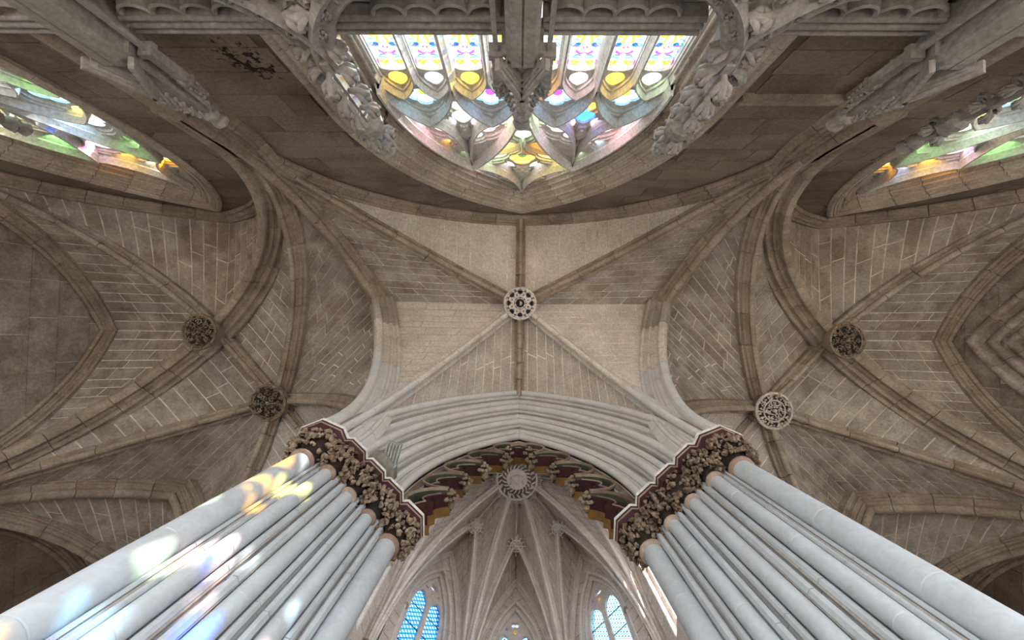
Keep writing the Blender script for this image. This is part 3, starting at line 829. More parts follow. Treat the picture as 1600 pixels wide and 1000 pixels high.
# cusped painted fringe hanging from the inner order
fr_root = thing('cusped_fringe', (0, 2.5, ZS), 'painted cusped fringe in maroon and green hanging inside the great arch', 'tracery')
x4, y4 = 1.51, 2.02
WF = x4 - 0.07
for s in (-1, 1):
    base = arch_frames((s * S0[0], S0[1]), (0, S0[1]), ZS, ZOC, 60, SO, True, OB)
    pts = []
    for P, N, B in base: pts.append((P + N * (S0[0] - WF), N, B))
    pts = [p for p in pts if p[0].x * s > -1e-4]
    L = [0]
    for i in range(len(pts) - 1): L.append(L[-1] + (pts[i + 1][0] - pts[i][0]).length)
    tot = L[-1]
    def at(d):
        d = min(max(d, 0), tot)
        for i in range(len(pts) - 1):
            if d <= L[i + 1] + 1e-9:
                t = (d - L[i]) / max(1e-9, L[i + 1] - L[i]); return pts[i][0].lerp(pts[i + 1][0], t), pts[i][1].lerp(pts[i + 1][1], t).normalized()
        return pts[-1][0], pts[-1][1].normalized()
    NF = 5; D0 = 0.10; step = (tot - D0 - 0.26) / NF; HB = 0.44
    def loc(d, h, y=0.0):
        P, N = at(d); q = P + N * h; return V((q.x, y4 + .17 + y, q.z))
    for k in range(NF):
        d0 = D0 + step * k; d1 = d0 + step
        def foil(t, h0=0.04, depth=HB, inset=0.0):
            if k == 0: t = .32 + .68 * t
            a = pi * t; dm = (d0 + d1) / 2; w = (d1 - d0) / 2 - inset
            return dm - w * math.cos(a), h0 + depth * (1 - math.sin(a) ** 0.9)
        # big foil: pale edge, green soffit
        for nm, mm_, o0, hh, yd, yo in (('foil_arch', 'green', 0.05, .055, .26, .03), ('foil_edge', 'edge', 0.03, .022, .03, -.115)):
            v = []; f = []; n_ = 14
            for i in range(n_ + 1):
                t = i / n_; d, h = foil(t, o0, HB)
                d2, h2 = foil(t, o0 + hh, HB, 0.035)
                for dd, h_, yy in ((d, h, -yd / 2 + yo), (d, h, yd / 2 + yo), (d2, h2, yd / 2 + yo), (d2, h2, -yd / 2 + yo)): v.append(loc(dd, h_, yy))
            for i in range(n_):
                for j in range(4): f.append((i * 4 + j, i * 4 + (j + 1) % 4, i * 4 + 4 + (j + 1) % 4, i * 4 + 4 + j))
            mesh(nm, v, f, M[mm_], fr_root, smooth=40)
        # spandrel between neighbouring foils
        v = []; f = []; n_ = 8
        for i in range(n_ + 1):
            t = i / n_ * .5; d, h = foil(t, .02, HB); v += [loc(d, h, .04), loc(d, -.03, .04)]
        for i in range(n_): f.append((2 * i, 2 * i + 1, 2 * i + 3, 2 * i + 2))
        k0 = len(v)
        for i in range(n_ + 1):
            t = 1 - i / n_ * .5; d, h = foil(t, .02, HB); v += [loc(d, h, .04), loc(d, -.03, .04)]
        for i in range(n_): f.append((k0 + 2 * i, k0 + 2 * i + 1, k0 + 2 * i + 3, k0 + 2 * i + 2))
        n0 = len(v); v += [q + V((0, .06, 0)) for q in v]; f += [tuple(i + n0 for i in q) for q in f]
        mesh('spandrel', v, f, M['green'], fr_root)
        # two inner cusps per foil, maroon face over ochre soffit
        for e in (0, 1):
            for nm, mm_, h0, hh, ya, yb in (('cusp', 'maroon', .15, .10, -.06, .10), ('cusp_soffit', 'gold', .17, .10, .10, .22), ('cusp_edge', 'edge', .14, .02, -.075, -.05)):
                v = []; f = []; n_ = 8; ins = .06
                a0 = d0 + ins + (step / 2 - ins) * e; a1 = a0 + step / 2 - ins
                for i in range(n_ + 1):
                    t = i / n_; d = a0 + (a1 - a0) * t; env = foil(min(.98, max(.02, (d - d0) / step)), 0, HB)[1]
                    h = h0 + env * .45 + .10 * (1 - math.sin(pi * t) ** .8)
                    for h_, yy in ((h, ya), (h, yb), (h + hh, yb), (h + hh, ya)): v.append(loc(d, h_, yy))
                for i in range(n_):
                    for j in range(4): f.append((i * 4 + j, i * 4 + (j + 1) % 4, i * 4 + 4 + (j + 1) % 4, i * 4 + 4 + j))
                f += [(0, 1, 2, 3), tuple(n_ * 4 + j for j in range(4))]
                mesh(nm, v, f, M[mm_], fr_root, smooth=40)
        # rosette at the tip
        if k < NF:
            c = loc(d1, HB + .09, .02)
            b = MB(); N = at(d1)[1]; Tn = N.cross(V((0, 1, 0)))
            for ring, (n_, q, rr, yy) in enumerate(((9, .085, .034, -.02), (6, .04, .028, -.08))):
                for j in range(n_):
                    a = 2 * pi * j / n_ + ring
                    b.blob(c + (N * math.cos(a) + Tn * math.sin(a)) * q + V((0, yy, 0)), rr, 1, .8, 1, 6, jit=.7)
            b.blob(c + V((0, -.11, 0)), .035, n=6)
            b.blob(c + V((0, .08, 0)), .06, 1, 1.2, 1, 7, jit=.4)
            b.build('rosette', M['bossleaf'], fr_root, smooth=60)

# ------------------------------------------------------------------ the two octagon piers
def pier(s):
    t = side[s]
    r = thing('clustered_pier', (s * 2.2, 2.3, FLOOR), 'white clustered pier with %s, %s of the octagon' % ('coloured sun patches' if s < 0 else 'clean grey shafts', t), 'pier')
    ctr = V((0, YO)); ax = V((s * S0[0], S0[1])) - ctr; ax.normalize()
    def mir(p):
        q = V(p) - ctr; return ctr + ax * (2 * q.dot(ax)) - q
    sh = [V((s * x, y)) for x, y in SH]
    e = (sh[4] - sh[0]).normalized(); n = V((-e.y, e.x))
    if n.dot(-sh[2]) < 0: n = -n
    shm = [V(mir(p)) for p in sh]
    def side_pts(sh, n, e):
        pts = []
        for i in range(4):
            a, b = sh[i], sh[i + 1]; d = b - a; L = d.length; d /= L
            ra = .108 if i == 0 else .068; rb = .108 if i == 3 else .068
            l0, l1 = ra + .005, L - rb - .005; w = l1 - l0
            pts += [a + d * (ra * .6) - n * .05, a + d * (l0 - .005) - n * .03, a + d * (l0 + .05 * w) + n * .012, a + d * (l0 + .20 * w) + n * .032, a + d * (l0 + .34 * w) + n * .018, a + d * (l0 + .38 * w) - n * .035,
                    a + d * (l0 + .52 * w) - n * .045, a + d * (l0 + .56 * w) + n * .012, a + d * (l0 + .74 * w) + n * .03, a + d * (l0 + .92 * w) + n * .012, a + d * (l0 + w) - n * .03]
        pts.append(b - n * .04)
        return pts
    e2 = (shm[4] - shm[0]).normalized(); n2 = V((-e2.y, e2.x))
    if n2.dot(shm[2] - V((s * 1.9, 2.5))) < 0: n2 = -n2
    A = side_pts(sh, n, e); Bp = side_pts(shm, n2, e2)
    poly = A + [V((p.x, p.y)) for p in reversed(Bp)]
    nz = 7; H = 4.6 - FLOOR
    for i in range(nz):
        z0, z1 = FLOOR + H * i / nz, FLOOR + H * (i + 1) / nz
        b = MB(); b.prism([(p.x, p.y) for p in poly], z0 + .004, z1 - .004); b.build('pier_block', M['shaft'], r)
    b = MB(); cen = V((s * 2.0, 2.35)); b.prism([tuple(cen + (p - cen) * .97) for p in poly], FLOOR, 5.1); b.build('mortar_core', M['joint'], r)
    shafts = [(sh[i], .108 if i in (0, 4) else .068, i) for i in range(5)] + [(shm[i], .108 if i == 4 else .068, i + 5) for i in range(1, 5)]
    for p, ra, i in shafts:
        off = rnd.random() * .7
        zs_ = [FLOOR] + [z for z in [FLOOR + off + .85 * j for j in range(8)] if FLOOR + .15 < z < 4.3] + [4.50]
        for z0, z1 in zip(zs_, zs_[1:]):
            b = MB(); b.lathe((p.x, p.y, z0), [(ra - .006, .0), (ra, .006), (ra, z1 - z0 - .006), (ra - .006, z1 - z0)], 20); b.build('shaft_drum', M['shaft'], r, smooth=30)
    # capitals
    for p, ra, i in shafts:
        nn = n if i < 5 else n2
        if i == 0: nn = -ax * -1
        R = .245 if i == 0 else .215 if ra > .09 else .19
        b = MB(); b.lathe((p.x, p.y, 4.44), [(ra + .0, 0), (ra + .028, .015), (ra + .035, .04), (ra + .02, .065), (ra, .08)], 18); b.build('astragal', M['edge'], r, smooth=50)
        b = MB(); b.lathe((p.x, p.y, 4.5), [(ra, 0), (ra + .02, .1), (R * .85, .2), (R * .95, .34)], 14); b.build('capital_bell', M['bell_shade'], r, smooth=50)  # bell coloured as shade showing through the foliage
        b = MB()
        for j in range(210 if ra > .09 else 165):
            a = 2 * pi * rnd.random(); h = rnd.random(); zz = 4.55 + .29 * h
            q = max(ra + .03, R * (.72 + .42 * math.sin(min(1, h * 1.25) * pi / 2))) + rnd.uniform(-.028, .016)
            d = V((math.cos(a), math.sin(a), 0)); c = V((p.x, p.y, zz)) + d * q
            b.blob(c, rnd.uniform(.018, .034), 1, 1, 1.15, 5, jit=.9)
            if j % 2: b.tube([c, c + d * .018 + V((0, 0, -.02)), c + d * .012 + V((rnd.uniform(-.02, .02), rnd.uniform(-.02, .02), -.045))], [.012, .015, .008], 4)
        b.build('foliage', M['leaf'], r, smooth=70)
        # abacus: half octagon steps, maroon hollow between pale edges
        for nm, mm_, z0, z1, r0, r1 in (('abacus', 'maroon', 4.85, 4.90, R * 1.03, R * 1.22), ('abacus_edge', 'edge', 4.90, 4.918, R * 1.25, R * 1.27), ('abacus', 'maroon', 4.918, 4.945, R * 1.22, R * 1.30), ('abacus_top', 'trace', 4.945, 4.985, R * 1.33, R * 1.35)):
            th = math.atan2(nn.y, nn.x)
            pl = [(p.x + r0 * math.cos(th + (k + .5) * pi / 4) / math.cos(pi / 8), p.y + r0 * math.sin(th + (k + .5) * pi / 4) / math.cos(pi / 8)) for k in range(8)]
            pt = [(p.x + r1 * math.cos(th + (k + .5) * pi / 4) / math.cos(pi / 8), p.y + r1 * math.sin(th + (k + .5) * pi / 4) / math.cos(pi / 8)) for k in range(8)]
            b = MB(); b.prism(pl, z0, z1, pt); b.build(nm, M[mm_], r)
for s in (-1, 1): pier(s)

# floodlight on the arch foot above the left capitals
r = thing('floodlight', (-1.72, 1.80, 5.0), 'grey metal floodlight fixed above the left pier capitals', 'lamp')
zc = 5.12
b = MB(); n = V((.70, -.71, 0)); e = V((.71, .70, 0)); Z = V((0, 0, 1))
c = V((-1.69, 1.68, zc))
pl = [(-.16, -.12), (-.05, -.22), (.09, -.22), (.20, -.08), (.20, .10), (.10, .20), (-.10, .20)]
b.prism([(c.x + u * 1.02, c.y + w * 1.02) for u, w in pl], zc - .05, zc + .10); b.build('lamp_housing', M['lens'], r)
ax_ = (V((.96, .26, 0)), V((-.26, .96, 0)), Z)
b = MB(); b.box((-1.53, 1.47, zc + .05), (.17, .24, .05), ax_); b.build('heat_sink', M['metal'], r)
for k in range(5):
    b = MB(); b.box(V((-1.53, 1.47, zc + .01)) + ax_[0] * ((k - 2) * .037), (.008, .23, .04), ax_); b.build('fin', M['metal2'], r)
b = MB(); b.box((-1.56, 1.60, zc + .0), (.18, .02, .08), ax_); b.build('bracket', M['metal2'], r)
b = MB(); b.tube([(-1.69, 1.75, zc + .08), (-1.72, 1.9, zc + .25)], .03, 8); b.build('arm', M['metal'], r)

# ================================================================== unseen slab added above the vaults to block the sky
v = []; f = []
for k in range(8):
    a = pi / 8 + k * pi / 4 - pi / 2
    v.append(V((4.85 * math.cos(a), YO + 4.85 * math.sin(a), 10.75)))
for k in range(8):
    a = pi / 8 + k * pi / 4 - pi / 2; q = V((math.cos(a), math.sin(a))); q *= (S + .6) / max(abs(q.x), abs(q.y)); v.append(V((q.x, YO + q.y, 10.75)))
f = []
for k in range(8):
    f.append((k, (k + 1) % 8, 8 + (k + 1) % 8, 8 + k))
v += [V((sx * (S + .6), YO + sy * (S + .6), 10.75)) for sx, sy in ((-1, -1), (1, -1), (1, 1), (-1, 1))]
def near(c): return sorted(range(8, 16), key=lambda i: (v[i] - v[c]).length)[:2]
for c in range(16, 20): a, b_ = near(c); f.append((c, a, b_))
n0 = len(v); v += [p + V((0, 0, .3)) for p in v]; f += [tuple(i + n0 for i in q) for q in f]
o = mesh('ceiling_slab', v, f, M['dark']); o.name = 'ceiling_sky_block'; o['kind'] = 'structure'; o['label'] = 'unseen dark slab added above the vaults to block the sky'

# ================================================================== traceried windows
EX, EZ, NY = V((1, 0, 0)), V((0, 0, 1)), V((0, -1, 0))
def big_window(name, label, cx, hwo, zao, hw, za, nl, full=True, seed=1):
    """window in the wall plane YW centred at cx; stepped arch, tracery plates, mullions, glass"""
    rd = random.Random(seed)
    r = structure(name, label, loc=(cx, YW, FLOOR))
    r['category'] = 'window'
    yg = YW - 0.42
    # stepped, moulded arch and jambs
    U_, W_ = 0.34, hwo - hw
    prof = [(-.03, -.06), (-.06, -.02), (-.06, .02)] + mould((-.03, .05), (.0, W_ * .30), [('r', 1), ('h', .8), ('f', .4)], 1)
    prof += mould((.01, W_ * .34), (.10, W_ * .58), [('h', 1.2), ('r', 1), ('h', .8)], 1)
    prof += mould((.11, W_ * .60), (U_, W_), [('f', .4), ('r', 1), ('h', .8), ('r', .8), ('h', .8), ('r', .8), ('f', .3)], 1)
    prof += [(U_ + .25, W_), (U_ + .25, -.06)]
    # B points out of the room
    for s in (-1, 1):
        fr = arch_frames((cx + s * hwo, YW), (cx, YW), 1.7, zao, 22, 5.2 - 1.7, True, V((0, -1, 0)), ns=4)
        voussoirs(fr, prof, r, M['splay'], 15, name='voussoir')
    lw = 2 * hw / nl
    zs = 5.15
    O = V((cx, yg, 0))
    xs = [-hw + lw * (i + .5) for i in range(nl)]
    half = hw / 2
    zsub = zs + (za - zs) * .60
    # --- openings: (kind, args, colour)
    op = []
    cols = ['amber', 'white', 'amber', 'white'] if full else ['green', 'amber', 'white', 'green']
    cols = cols + (['orange', 'pink', 'amber', 'palegreen'] if full else ['amber', 'paleblue', 'orange', 'white'])
    for i, x in enumerate(xs):
        op.append(('drop', (x, zs + .07, lw * .23, -1), cols[i % 8]))
    for p in range(nl // 2):
        x = -hw + lw * (2 * p + 1)
        op.append(('foil', (x, zs + .50, lw * .42, 4), 'skyblue'))
    if nl >= 8:
        for s in (-1, 1):
            c = s * half
            op.append(('foil', (c, zs + .72, .115, 0), 'palegreen' if s < 0 else 'orange'))
            op.append(('drop', (c, zs + 1.02, .135, 1), 'white' if s < 0 else 'blue'))
            for e in (-1, 1):
                op.append(('foil', (c + e * .33, zs + 1.28, .20, 3), 'pink'))
                op.append(('mouch', (c + e * .62, zs + .98, .15, e), 'palegreen' if e * s < 0 else 'white'))
                op.append(('mouch', (c + e * .17, zs + 1.62, .09, e), 'white'))
                op.append(('mouch', (c + e * .20, zs + 1.12, .07, e), 'white'))
        op += [('foil', (0, zs + 2.55, .22, 3), 'orange'), ('foil', (-.27, zs + 2.0, .17, 3), 'yellow'), ('foil', (.27, zs + 2.0, .17, 3), 'orange'),
               ('drop', (0, zs + 1.55, .13, -1), 'palegreen'), ('mouch', (-.42, zs + 2.35, .15, 1), 'palegreen'), ('mouch', (.42, zs + 2.35, .15, -1), 'yellow')]
        for e in (-1, 1):
            op += [('foil', (e * .42, zs + 3.0, .19, 3), 'white'), ('mouch', (e * .80, zs + 2.78, .17, -e), 'pink' if e < 0 else 'white'), ('mouch', (e * 1.10, zs + 2.32, .16, -e), 'palegreen'),
                   ('mouch', (e * 1.32, zs + 1.85, .13, -e), 'orange' if e < 0 else 'paleblue'), ('mouch', (e * .27, zs + 2.78, .10, e), 'white'), ('mouch', (e * 1.5, zs + 1.2, .1, -e), 'pink')]
    else:
        for s in (-1, 1):
            op += [('foil', (s * half, zs + 1.18, .26, 4), 'palegreen' if s < 0 else 'paleblue'), ('mouch', (s * half * .45, zs + 1.0, .17, s), 'white'), ('mouch', (s * half * 1.6, zs + .95, .15, -s), 'yellow'),
                   ('foil', (s * .35, zs + 2.0, .26, 3), 'pink'), ('mouch', (s * 1.0, zs + 1.85, .22, -s), 'green'), ('mouch', (s * .52, zs + 2.62, .24, -s), 'orange'), ('mouch', (s * 1.25, zs + 1.35, .13, -s), 'white')]
        op += [('foil', (0, zs + 3.0, .25, 3), 'white'), ('foil', (0, zs + 1.35, .2, 4), 'white'), ('drop', (0, zs + 2.45, .15, 1), 'amber')]
    if nl < 8: op = [(k, (a[0] if k == 'drop' and a[1] < zs + .2 or a[1] == zs + .5 else a[0] * hw / 1.62, a[1], min(a[2], .21), a[3]), c) for k, a, c in op]
    def outline(kind, a, off):
        x, z, q, n = a
        if kind == 'drop': return drop_poly(x, z, q + off, 1.35 if n > 0 else 1.3, 0)
        if kind == 'foil':
            if off > 0.03 or n == 0: return drop_poly(x, z, q + off, 1.2)
            return foil_poly(x, z, q + off, n, pi / 2)
        return drop_poly(x, z, q + off, 1.7, n * .8, .75)
    glasstop = zs - .14
    def lights(off, zt): return [arch_poly(x, lw / 2 - .055 + off, 1.75, zt, zt + .07 + max(0, off), 6) for x in xs]
    outer = arch_poly(0, hw + .04, 1.7, zs, za + .05, 14)
    # drop openings that would leave the arch
    op = [(k, (a[0], a[1], a[2] * 1.12, a[3]), c) for k, a, c in op]
    def inside(a, m_):
        x, z, q, n = a
        return z < arch_z(x, hw, zs, za) - q * .8 - m_ if z > zs else True
    op = [o_ for o_ in op if inside(o_[1], .03)]
    curve_plate('tracery_back', [outer] + lights(0.0, glasstop) + [outline(k, a, 0) for k, a, c in op], O, EX, EZ, NY, .04, .015, M['trace'], r)
    small = [o_ for o_ in op if o_[1][2] > .08]
    front = [arch_poly(x, lw / 2 - .045, 1.75, zs - .12, zs + .30, 7) for x in xs]
    curve_plate('tracery_middle', [outer] + front + [outline(k, a, .045) for k, a, c in small if not (k == 'drop' and a[3] < 0 and a[1] < zs + .3)], O + V((0, .040, 0)), EX, EZ, NY, .04, .022, M['trace'], r)
    curve_plate('tracery_front', [outer] + [arch_poly(x, lw / 2 - .025, 1.75, zs - .12, zs + .335, 7) for x in xs] + [outline(k, a, .085) for k, a, c in small if not (k == 'drop' and a[3] < 0 and a[1] < zs + .3)], O + V((0, .075, 0)), EX, EZ, NY, .03, .022, M['trace'], r)
    # --- bars: mullions, light heads, pair arches, sub arches, ogees
    def bar(w, dp): return [(-dp, -w / 2), (-dp * .7, -w * .5), (-dp * .45, -w * .30), (-dp * .25, -w * .46), (0, -w * .46), (0, w * .46), (-dp * .25, w * .46), (-dp * .45, w * .30), (-dp * .7, w * .5), (-dp, w / 2)]
    def bar2(w, dp):   # u = out of the room positive; front towards the room is negative
        return [(.03, -w / 2), (-dp * .25, -w / 2), (-dp * .45, -w * .34), (-dp * .55, -w * .42), (-dp * .8, -w * .18), (-dp, -w * .14), (-dp, w * .14), (-dp * .8, w * .18), (-dp * .55, w * .42), (-dp * .45, w * .34), (-dp * .25, w / 2), (.03, w / 2)]
    Bv = V((0, -1, 0))
    def arch_bar(nm, c, hw_, z0, z1, w, dp, stilt_from=None, n=10, root=r):
        for s in (-1, 1):
            fr = arch_frames((cx + c + s * hw_, yg), (cx + c, yg), z0, z1, n, 0, True, Bv)
            vv, ff = sweep(fr, bar2(w, dp)); mesh(nm, vv, ff, M['trace'], r, smooth=35)
    for i in range(1, nl):
        x = -hw + lw * i
        major = (i == nl // 2); mid_ = (nl >= 8 and i % 4 == 2) or (nl < 8 and i % 2 == 0)
        w, dp = (.15, .30) if major else ((.12, .24) if i % 2 == 0 else (.085, .17))
        fr = [(V((cx + x, yg, z)), V((1, 0, 0)), Bv) for z in (1.7, 3.0, 4.2, zs)]
        vv, ff = sweep(fr, bar2(w, dp)); mesh('mullion', vv, ff, M['trace'], r, smooth=35)
    for x in xs: arch_bar('light_head', x, lw / 2, zs - .12, zs + .36, .06, .15, n=8)
    for p in range(nl // 2): arch_bar('pair_arch', -hw + lw * (2 * p + 1), lw, zs, zs + .98, .09, .21)
    if nl >= 8:
        for s in (-1, 1): arch_bar('sub_arch', s * half, half, zs, zsub + .15, .12, .28, n=14)
    else:
        for s in (-1, 1): arch_bar('sub_arch', s * half, half, zs, zsub, .10, .25, n=12)
    # ogee bars running up to the arch tips
    def poly_bar(nm, pts, w, dp):
        fr = []
        for i, (x, z) in enumerate(pts):
            a = V(pts[max(0, i - 1)]); b_ = V(pts[min(len(pts) - 1, i + 1)]); t = (b_ - a).normalized()
            fr.append((V((cx + x, yg, z)), V((-t.y, 0, t.x)), Bv))
        vv, ff = sweep(fr, bar2(w, dp)); mesh(nm, vv, ff, M['trace'], r, smooth=35)
    def ogee(x0, z0, x1, z1, w=.08, dp=.2, k=.55):
        pts = []
        for i in range(13):
            t = i / 12; x = x0 + (x1 - x0) * (1 - (1 - t) ** (1 + k * 1.6)); z = z0 + (z1 - z0) * (t ** (1 + k))
            pts.append((x, z))
        poly_bar('ogee_bar', pts, w, dp)
    if nl >= 8:
        for s in (-1, 1):
            for e in (-1, 1): ogee(s * half + e * lw, zs + .98, s * half, zsub + .10)
            ogee(s * half, zsub + .15, 0, za - .05, .10, .24, .45)
        poly_bar('ogee_bar', [(0, zs + 1.6 + .2 * i) for i in range(4)], .05, .14)
        for s in (-1, 1): ogee(s * .02, zs + 1.75, s * .62, zs + 2.1, .06, .16, -.3)
    else:
        for s in (-1, 1):
            ogee(s * half, zsub, 0, za - .05, .10, .24, .45)
            ogee(s * .02, zs + 1.4, s * .55, zs + 1.9, .06, .16, -.3)
    # --- glass
    for i, x in enumerate(xs):
        vv = [O + EX * (x + a) + EZ * z + V((0, -.02, 0)) for a, z in ((-lw / 2 + .04, 1.75), (lw / 2 - .04, 1.75), (lw / 2 - .04, zs - .03), (-lw / 2 + .04, zs - .03))]
        p = mesh('pane', vv, [(0, 1, 2, 3)], G['white'], r)
        # coloured scrolls leaded over the clear glass
        A = lw / 2 - .055
        def ribbon(pts, w, col, nm='scroll'):
            v = []; f = []
            for j, (a, z) in enumerate(pts):
                p0 = V(pts[max(0, j - 1)]); p1 = V(pts[min(len(pts) - 1, j + 1)]); t = (p1 - p0)
                t = t.normalized() if t.length > 1e-6 else V((1, 0)); nn = V((-t.y, t.x)) * w * (1.0 if 0 < j < len(pts) - 1 else .3)
                v += [O + EX * (x + a + nn.x) + EZ * (z + nn.y) + V((0, -.012, 0)), O + EX * (x + a - nn.x) + EZ * (z - nn.y) + V((0, -.012, 0))]
            for j in range(len(pts) - 1): f.append((2 * j, 2 * j + 1, 2 * j + 3, 2 * j + 2))
            return v, f
        def spiral(a0, z0, r0, turns, ph, s, n=14):
            return [(s * (a0 + r0 * (1 - j / n * .85) * math.cos(ph + turns * 2 * pi * j / n)), z0 + r0 * (1 - j / n * .85) * math.sin(ph + turns * 2 * pi * j / n)) for j in range(n + 1)]
        acc = {}
        def put(col, pts, w):
            v, f = ribbon([(a_, glasstop - (glasstop - z_) * .56) for a_, z_ in pts], w * 1.05, col); a = acc.setdefault(col, ([], [])); k0 = len(a[0]); a[0].extend(v); a[1].extend([tuple(q + k0 for q in g) for g in f])
        zt = glasstop
        for rep in range(4):
            z0 = zt - 1.62 * rep
            for s in (-1, 1):
                put('amber', spiral(A * .62, z0 - .10, A * .30, 1.1, 2.2, s), .014)
                put('amber', [(s * A * .1, z0 - .16), (s * A * .35, z0 - .11), (s * A * .5, z0 - .03), (s * A * .85, z0 - .0)], .018)
                put('magenta', [(s * A * .95, z0 + .0), (s * A * .98, z0 - .10), (s * A * .9, z0 - .2)], .012)
                put('cyan', [(s * A * .95, z0 - .22), (s * A * .6, z0 - .26), (s * A * .3, z0 - .22), (s * A * .08, z0 - .27)], .014)
                put('blue', [(s * A * .1, z0 - .30), (s * A * .45, z0 - .33), (s * A * .7, z0 - .28)], .014)
                put('magenta', [(s * A * .0, z0 - .40), (s * A * .25, z0 - .36), (s * A * .5, z0 - .42), (s * A * .55, z0 - .48)], .019)
                put('teal', [(s * A * .6, z0 - .48), (s * A * .95, z0 - .42), (s * A * .8, z0 - .52)], .012)
                put('teal', spiral(A * .6, z0 - .62, A * .42, 1.2, -1.4, s), .011)
                put('magenta', spiral(A * .58, z0 - .64, A * .33, .55, .4, s), .013)
                put('blue', spiral(A * .55, z0 - .66, A * .22, 1.0, .4, s), .017)
                put('cyan', [(s * A * .98, z0 - .75), (s * A * .7, z0 - .80), (s * A * .4, z0 - .76)], .014)
                put('red', [(s * A * .04, z0 - .50), (s * A * .16, z0 - .56), (s * A * .04, z0 - .62)], .010)
                put('amber', [(s * A * .22, z0 - .60), (s * A * .34, z0 - .74), (s * A * .22, z0 - .88), (s * A * .06, z0 - 1.0)], .014)
                put('amber', spiral(A * .5, z0 - .88, A * .26, 1.0, 3.0, s), .014)
                put('teal', spiral(A * .5, z0 - 1.12, A * .40, .9, 1.0, s), .016)
                put('blue', [(s * A * .9, z0 - .95), (s * A * .75, z0 - 1.02), (s * A * .95, z0 - 1.1)], .018)
                put('magenta', [(s * A * .2, z0 - 1.15), (s * A * .5, z0 - 1.3), (s * A * .2, z0 - 1.4)], .014)
                put('green', [(s * A * .6, z0 - 1.3), (s * A * .9, z0 - 1.4), (s * A * .7, z0 - 1.5)], .014)
            put('lead', [(-A, z0 - .44), (A, z0 - .44)], .003)
        for col, (v, f) in acc.items():
            mesh('lead_line' if col == 'lead' else 'scroll', v, f, M['lead'] if col == 'lead' else G[col], p)
            C.objects[-1]['_o'] = (0, 0, 0) if False else p['_o']
    for k, a, c in op:
        poly = outline(k, a, .015)
        vv = [O + EX * x + EZ * z + V((0, -.03, 0)) for x, z in poly]
        p = mesh('pane', vv, [tuple(range(len(vv)))], G[c], r)
        if k == 'foil' and a[2] > .15:      # second colour in the middle of the foil
            c2 = rd.choice(['blue', 'amber', 'red', 'blue', 'magenta'])
            q = a[2] * .42
            vv = [O + EX * (a[0] + q * math.cos(j * pi / 4) * .8) + EZ * (a[1] - a[2] * .2 + q * math.sin(j * pi / 4)) + V((0, -.022, 0)) for j in range(8)]
            mesh('pane', vv, [tuple(range(8))], G[c2], r)
    return r
big_window('window_1', 'wide traceried window of eight stained glass lights', 0, 2.42, 9.66, 1.80, 9.05, 8, True, 3)
big_window('window_2', 'dim traceried window seen edge-on at the far left', -(S + AX) / 2, 1.62, 9.75, 1.14, 9.0, 4, False, 5)
big_window('window_3', 'traceried window with green and amber glass at the far right', (S + AX) / 2, 1.62, 9.75, 1.14, 9.0, 4, False, 8)

# blind moulded windows in the side walls
def blind(label, cy, s, hwo, zao, n_, wid):
    r = structure('window_4', label, loc=(s * S, cy, FLOOR))
    prof = mould((-.06, -.04), (.55, wid), [('r', 1), ('h', .7), ('r', 1), ('f', .3)] * n_, 1) + [(.8, wid), (.8, -.04)]
    for e in (-1, 1):
        fr = arch_frames((s * S, cy + e * hwo), (s * S, cy), 2.0, zao, 20, 3.0, True, V((s, 0, 0)))
        voussoirs(fr, prof, r, M['web'], 12)
    O = V((s * (S + .5), cy, 0))
    curve_plate('blind_panel', [arch_poly(0, hwo - wid + .1, 2.0, 5.0, zao - wid, 12)], O, V((0, 1, 0)), EZ, V((s, 0, 0)), .1, .01, M['wall'], r)
    return r
blind('ringed blind window of many pale mouldings on the right wall', (YW + YO - AX) / 2, 1, 2.2, 9.55, 3, 1.3)
for s in (-1, 1): blind('dark moulded window arch low on the %s wall behind the pier' % side[s], YO, s, 2.5, 9.4, 2, .8)

# string course right of the big window
r = thing('string_course', (3.1, YW, 4.95), 'dark moulded string course on the wall right of the big window', 'moulding')
b = MB(); b.tube([(2.5, YW + .02, 4.95), (3.78, YW + .02, 4.95)], .06, 8); b.box((3.14, YW + .03, 4.88), (1.28, .1, .07)); b.build('moulding', M['rib'], r)
b = MB(); b.box((3.72, YW + .03, 4.2), (.12, .12, 1.5)); b.build('moulding', M['rib'], r)

# carved knobs at the spring of the window arch
for s in (-1, 1):
    b = MB(); c = V((s * 2.0, YW - .1, 5.75))
    r = thing('carved_knob', c, 'brown leaf-carved knob inside the %s springing of the big window' % side[s], 'carving')
    for i in range(16):
        d = V((rnd.uniform(-1, 1), rnd.uniform(-.2, 1), rnd.uniform(-1, 1))).normalized(); b.blob(c + d * .10, .055, n=6, jit=.5)
    b.build('foliage', M['bossleaf'], r, smooth=60)
    b = MB(); b.lathe(c - V((0, .1, .02)), [(.05, -.12), (.13, -.06), (.15, .0), (.08, .06)], 12); b.build('corbel', M['bossleaf'], r)

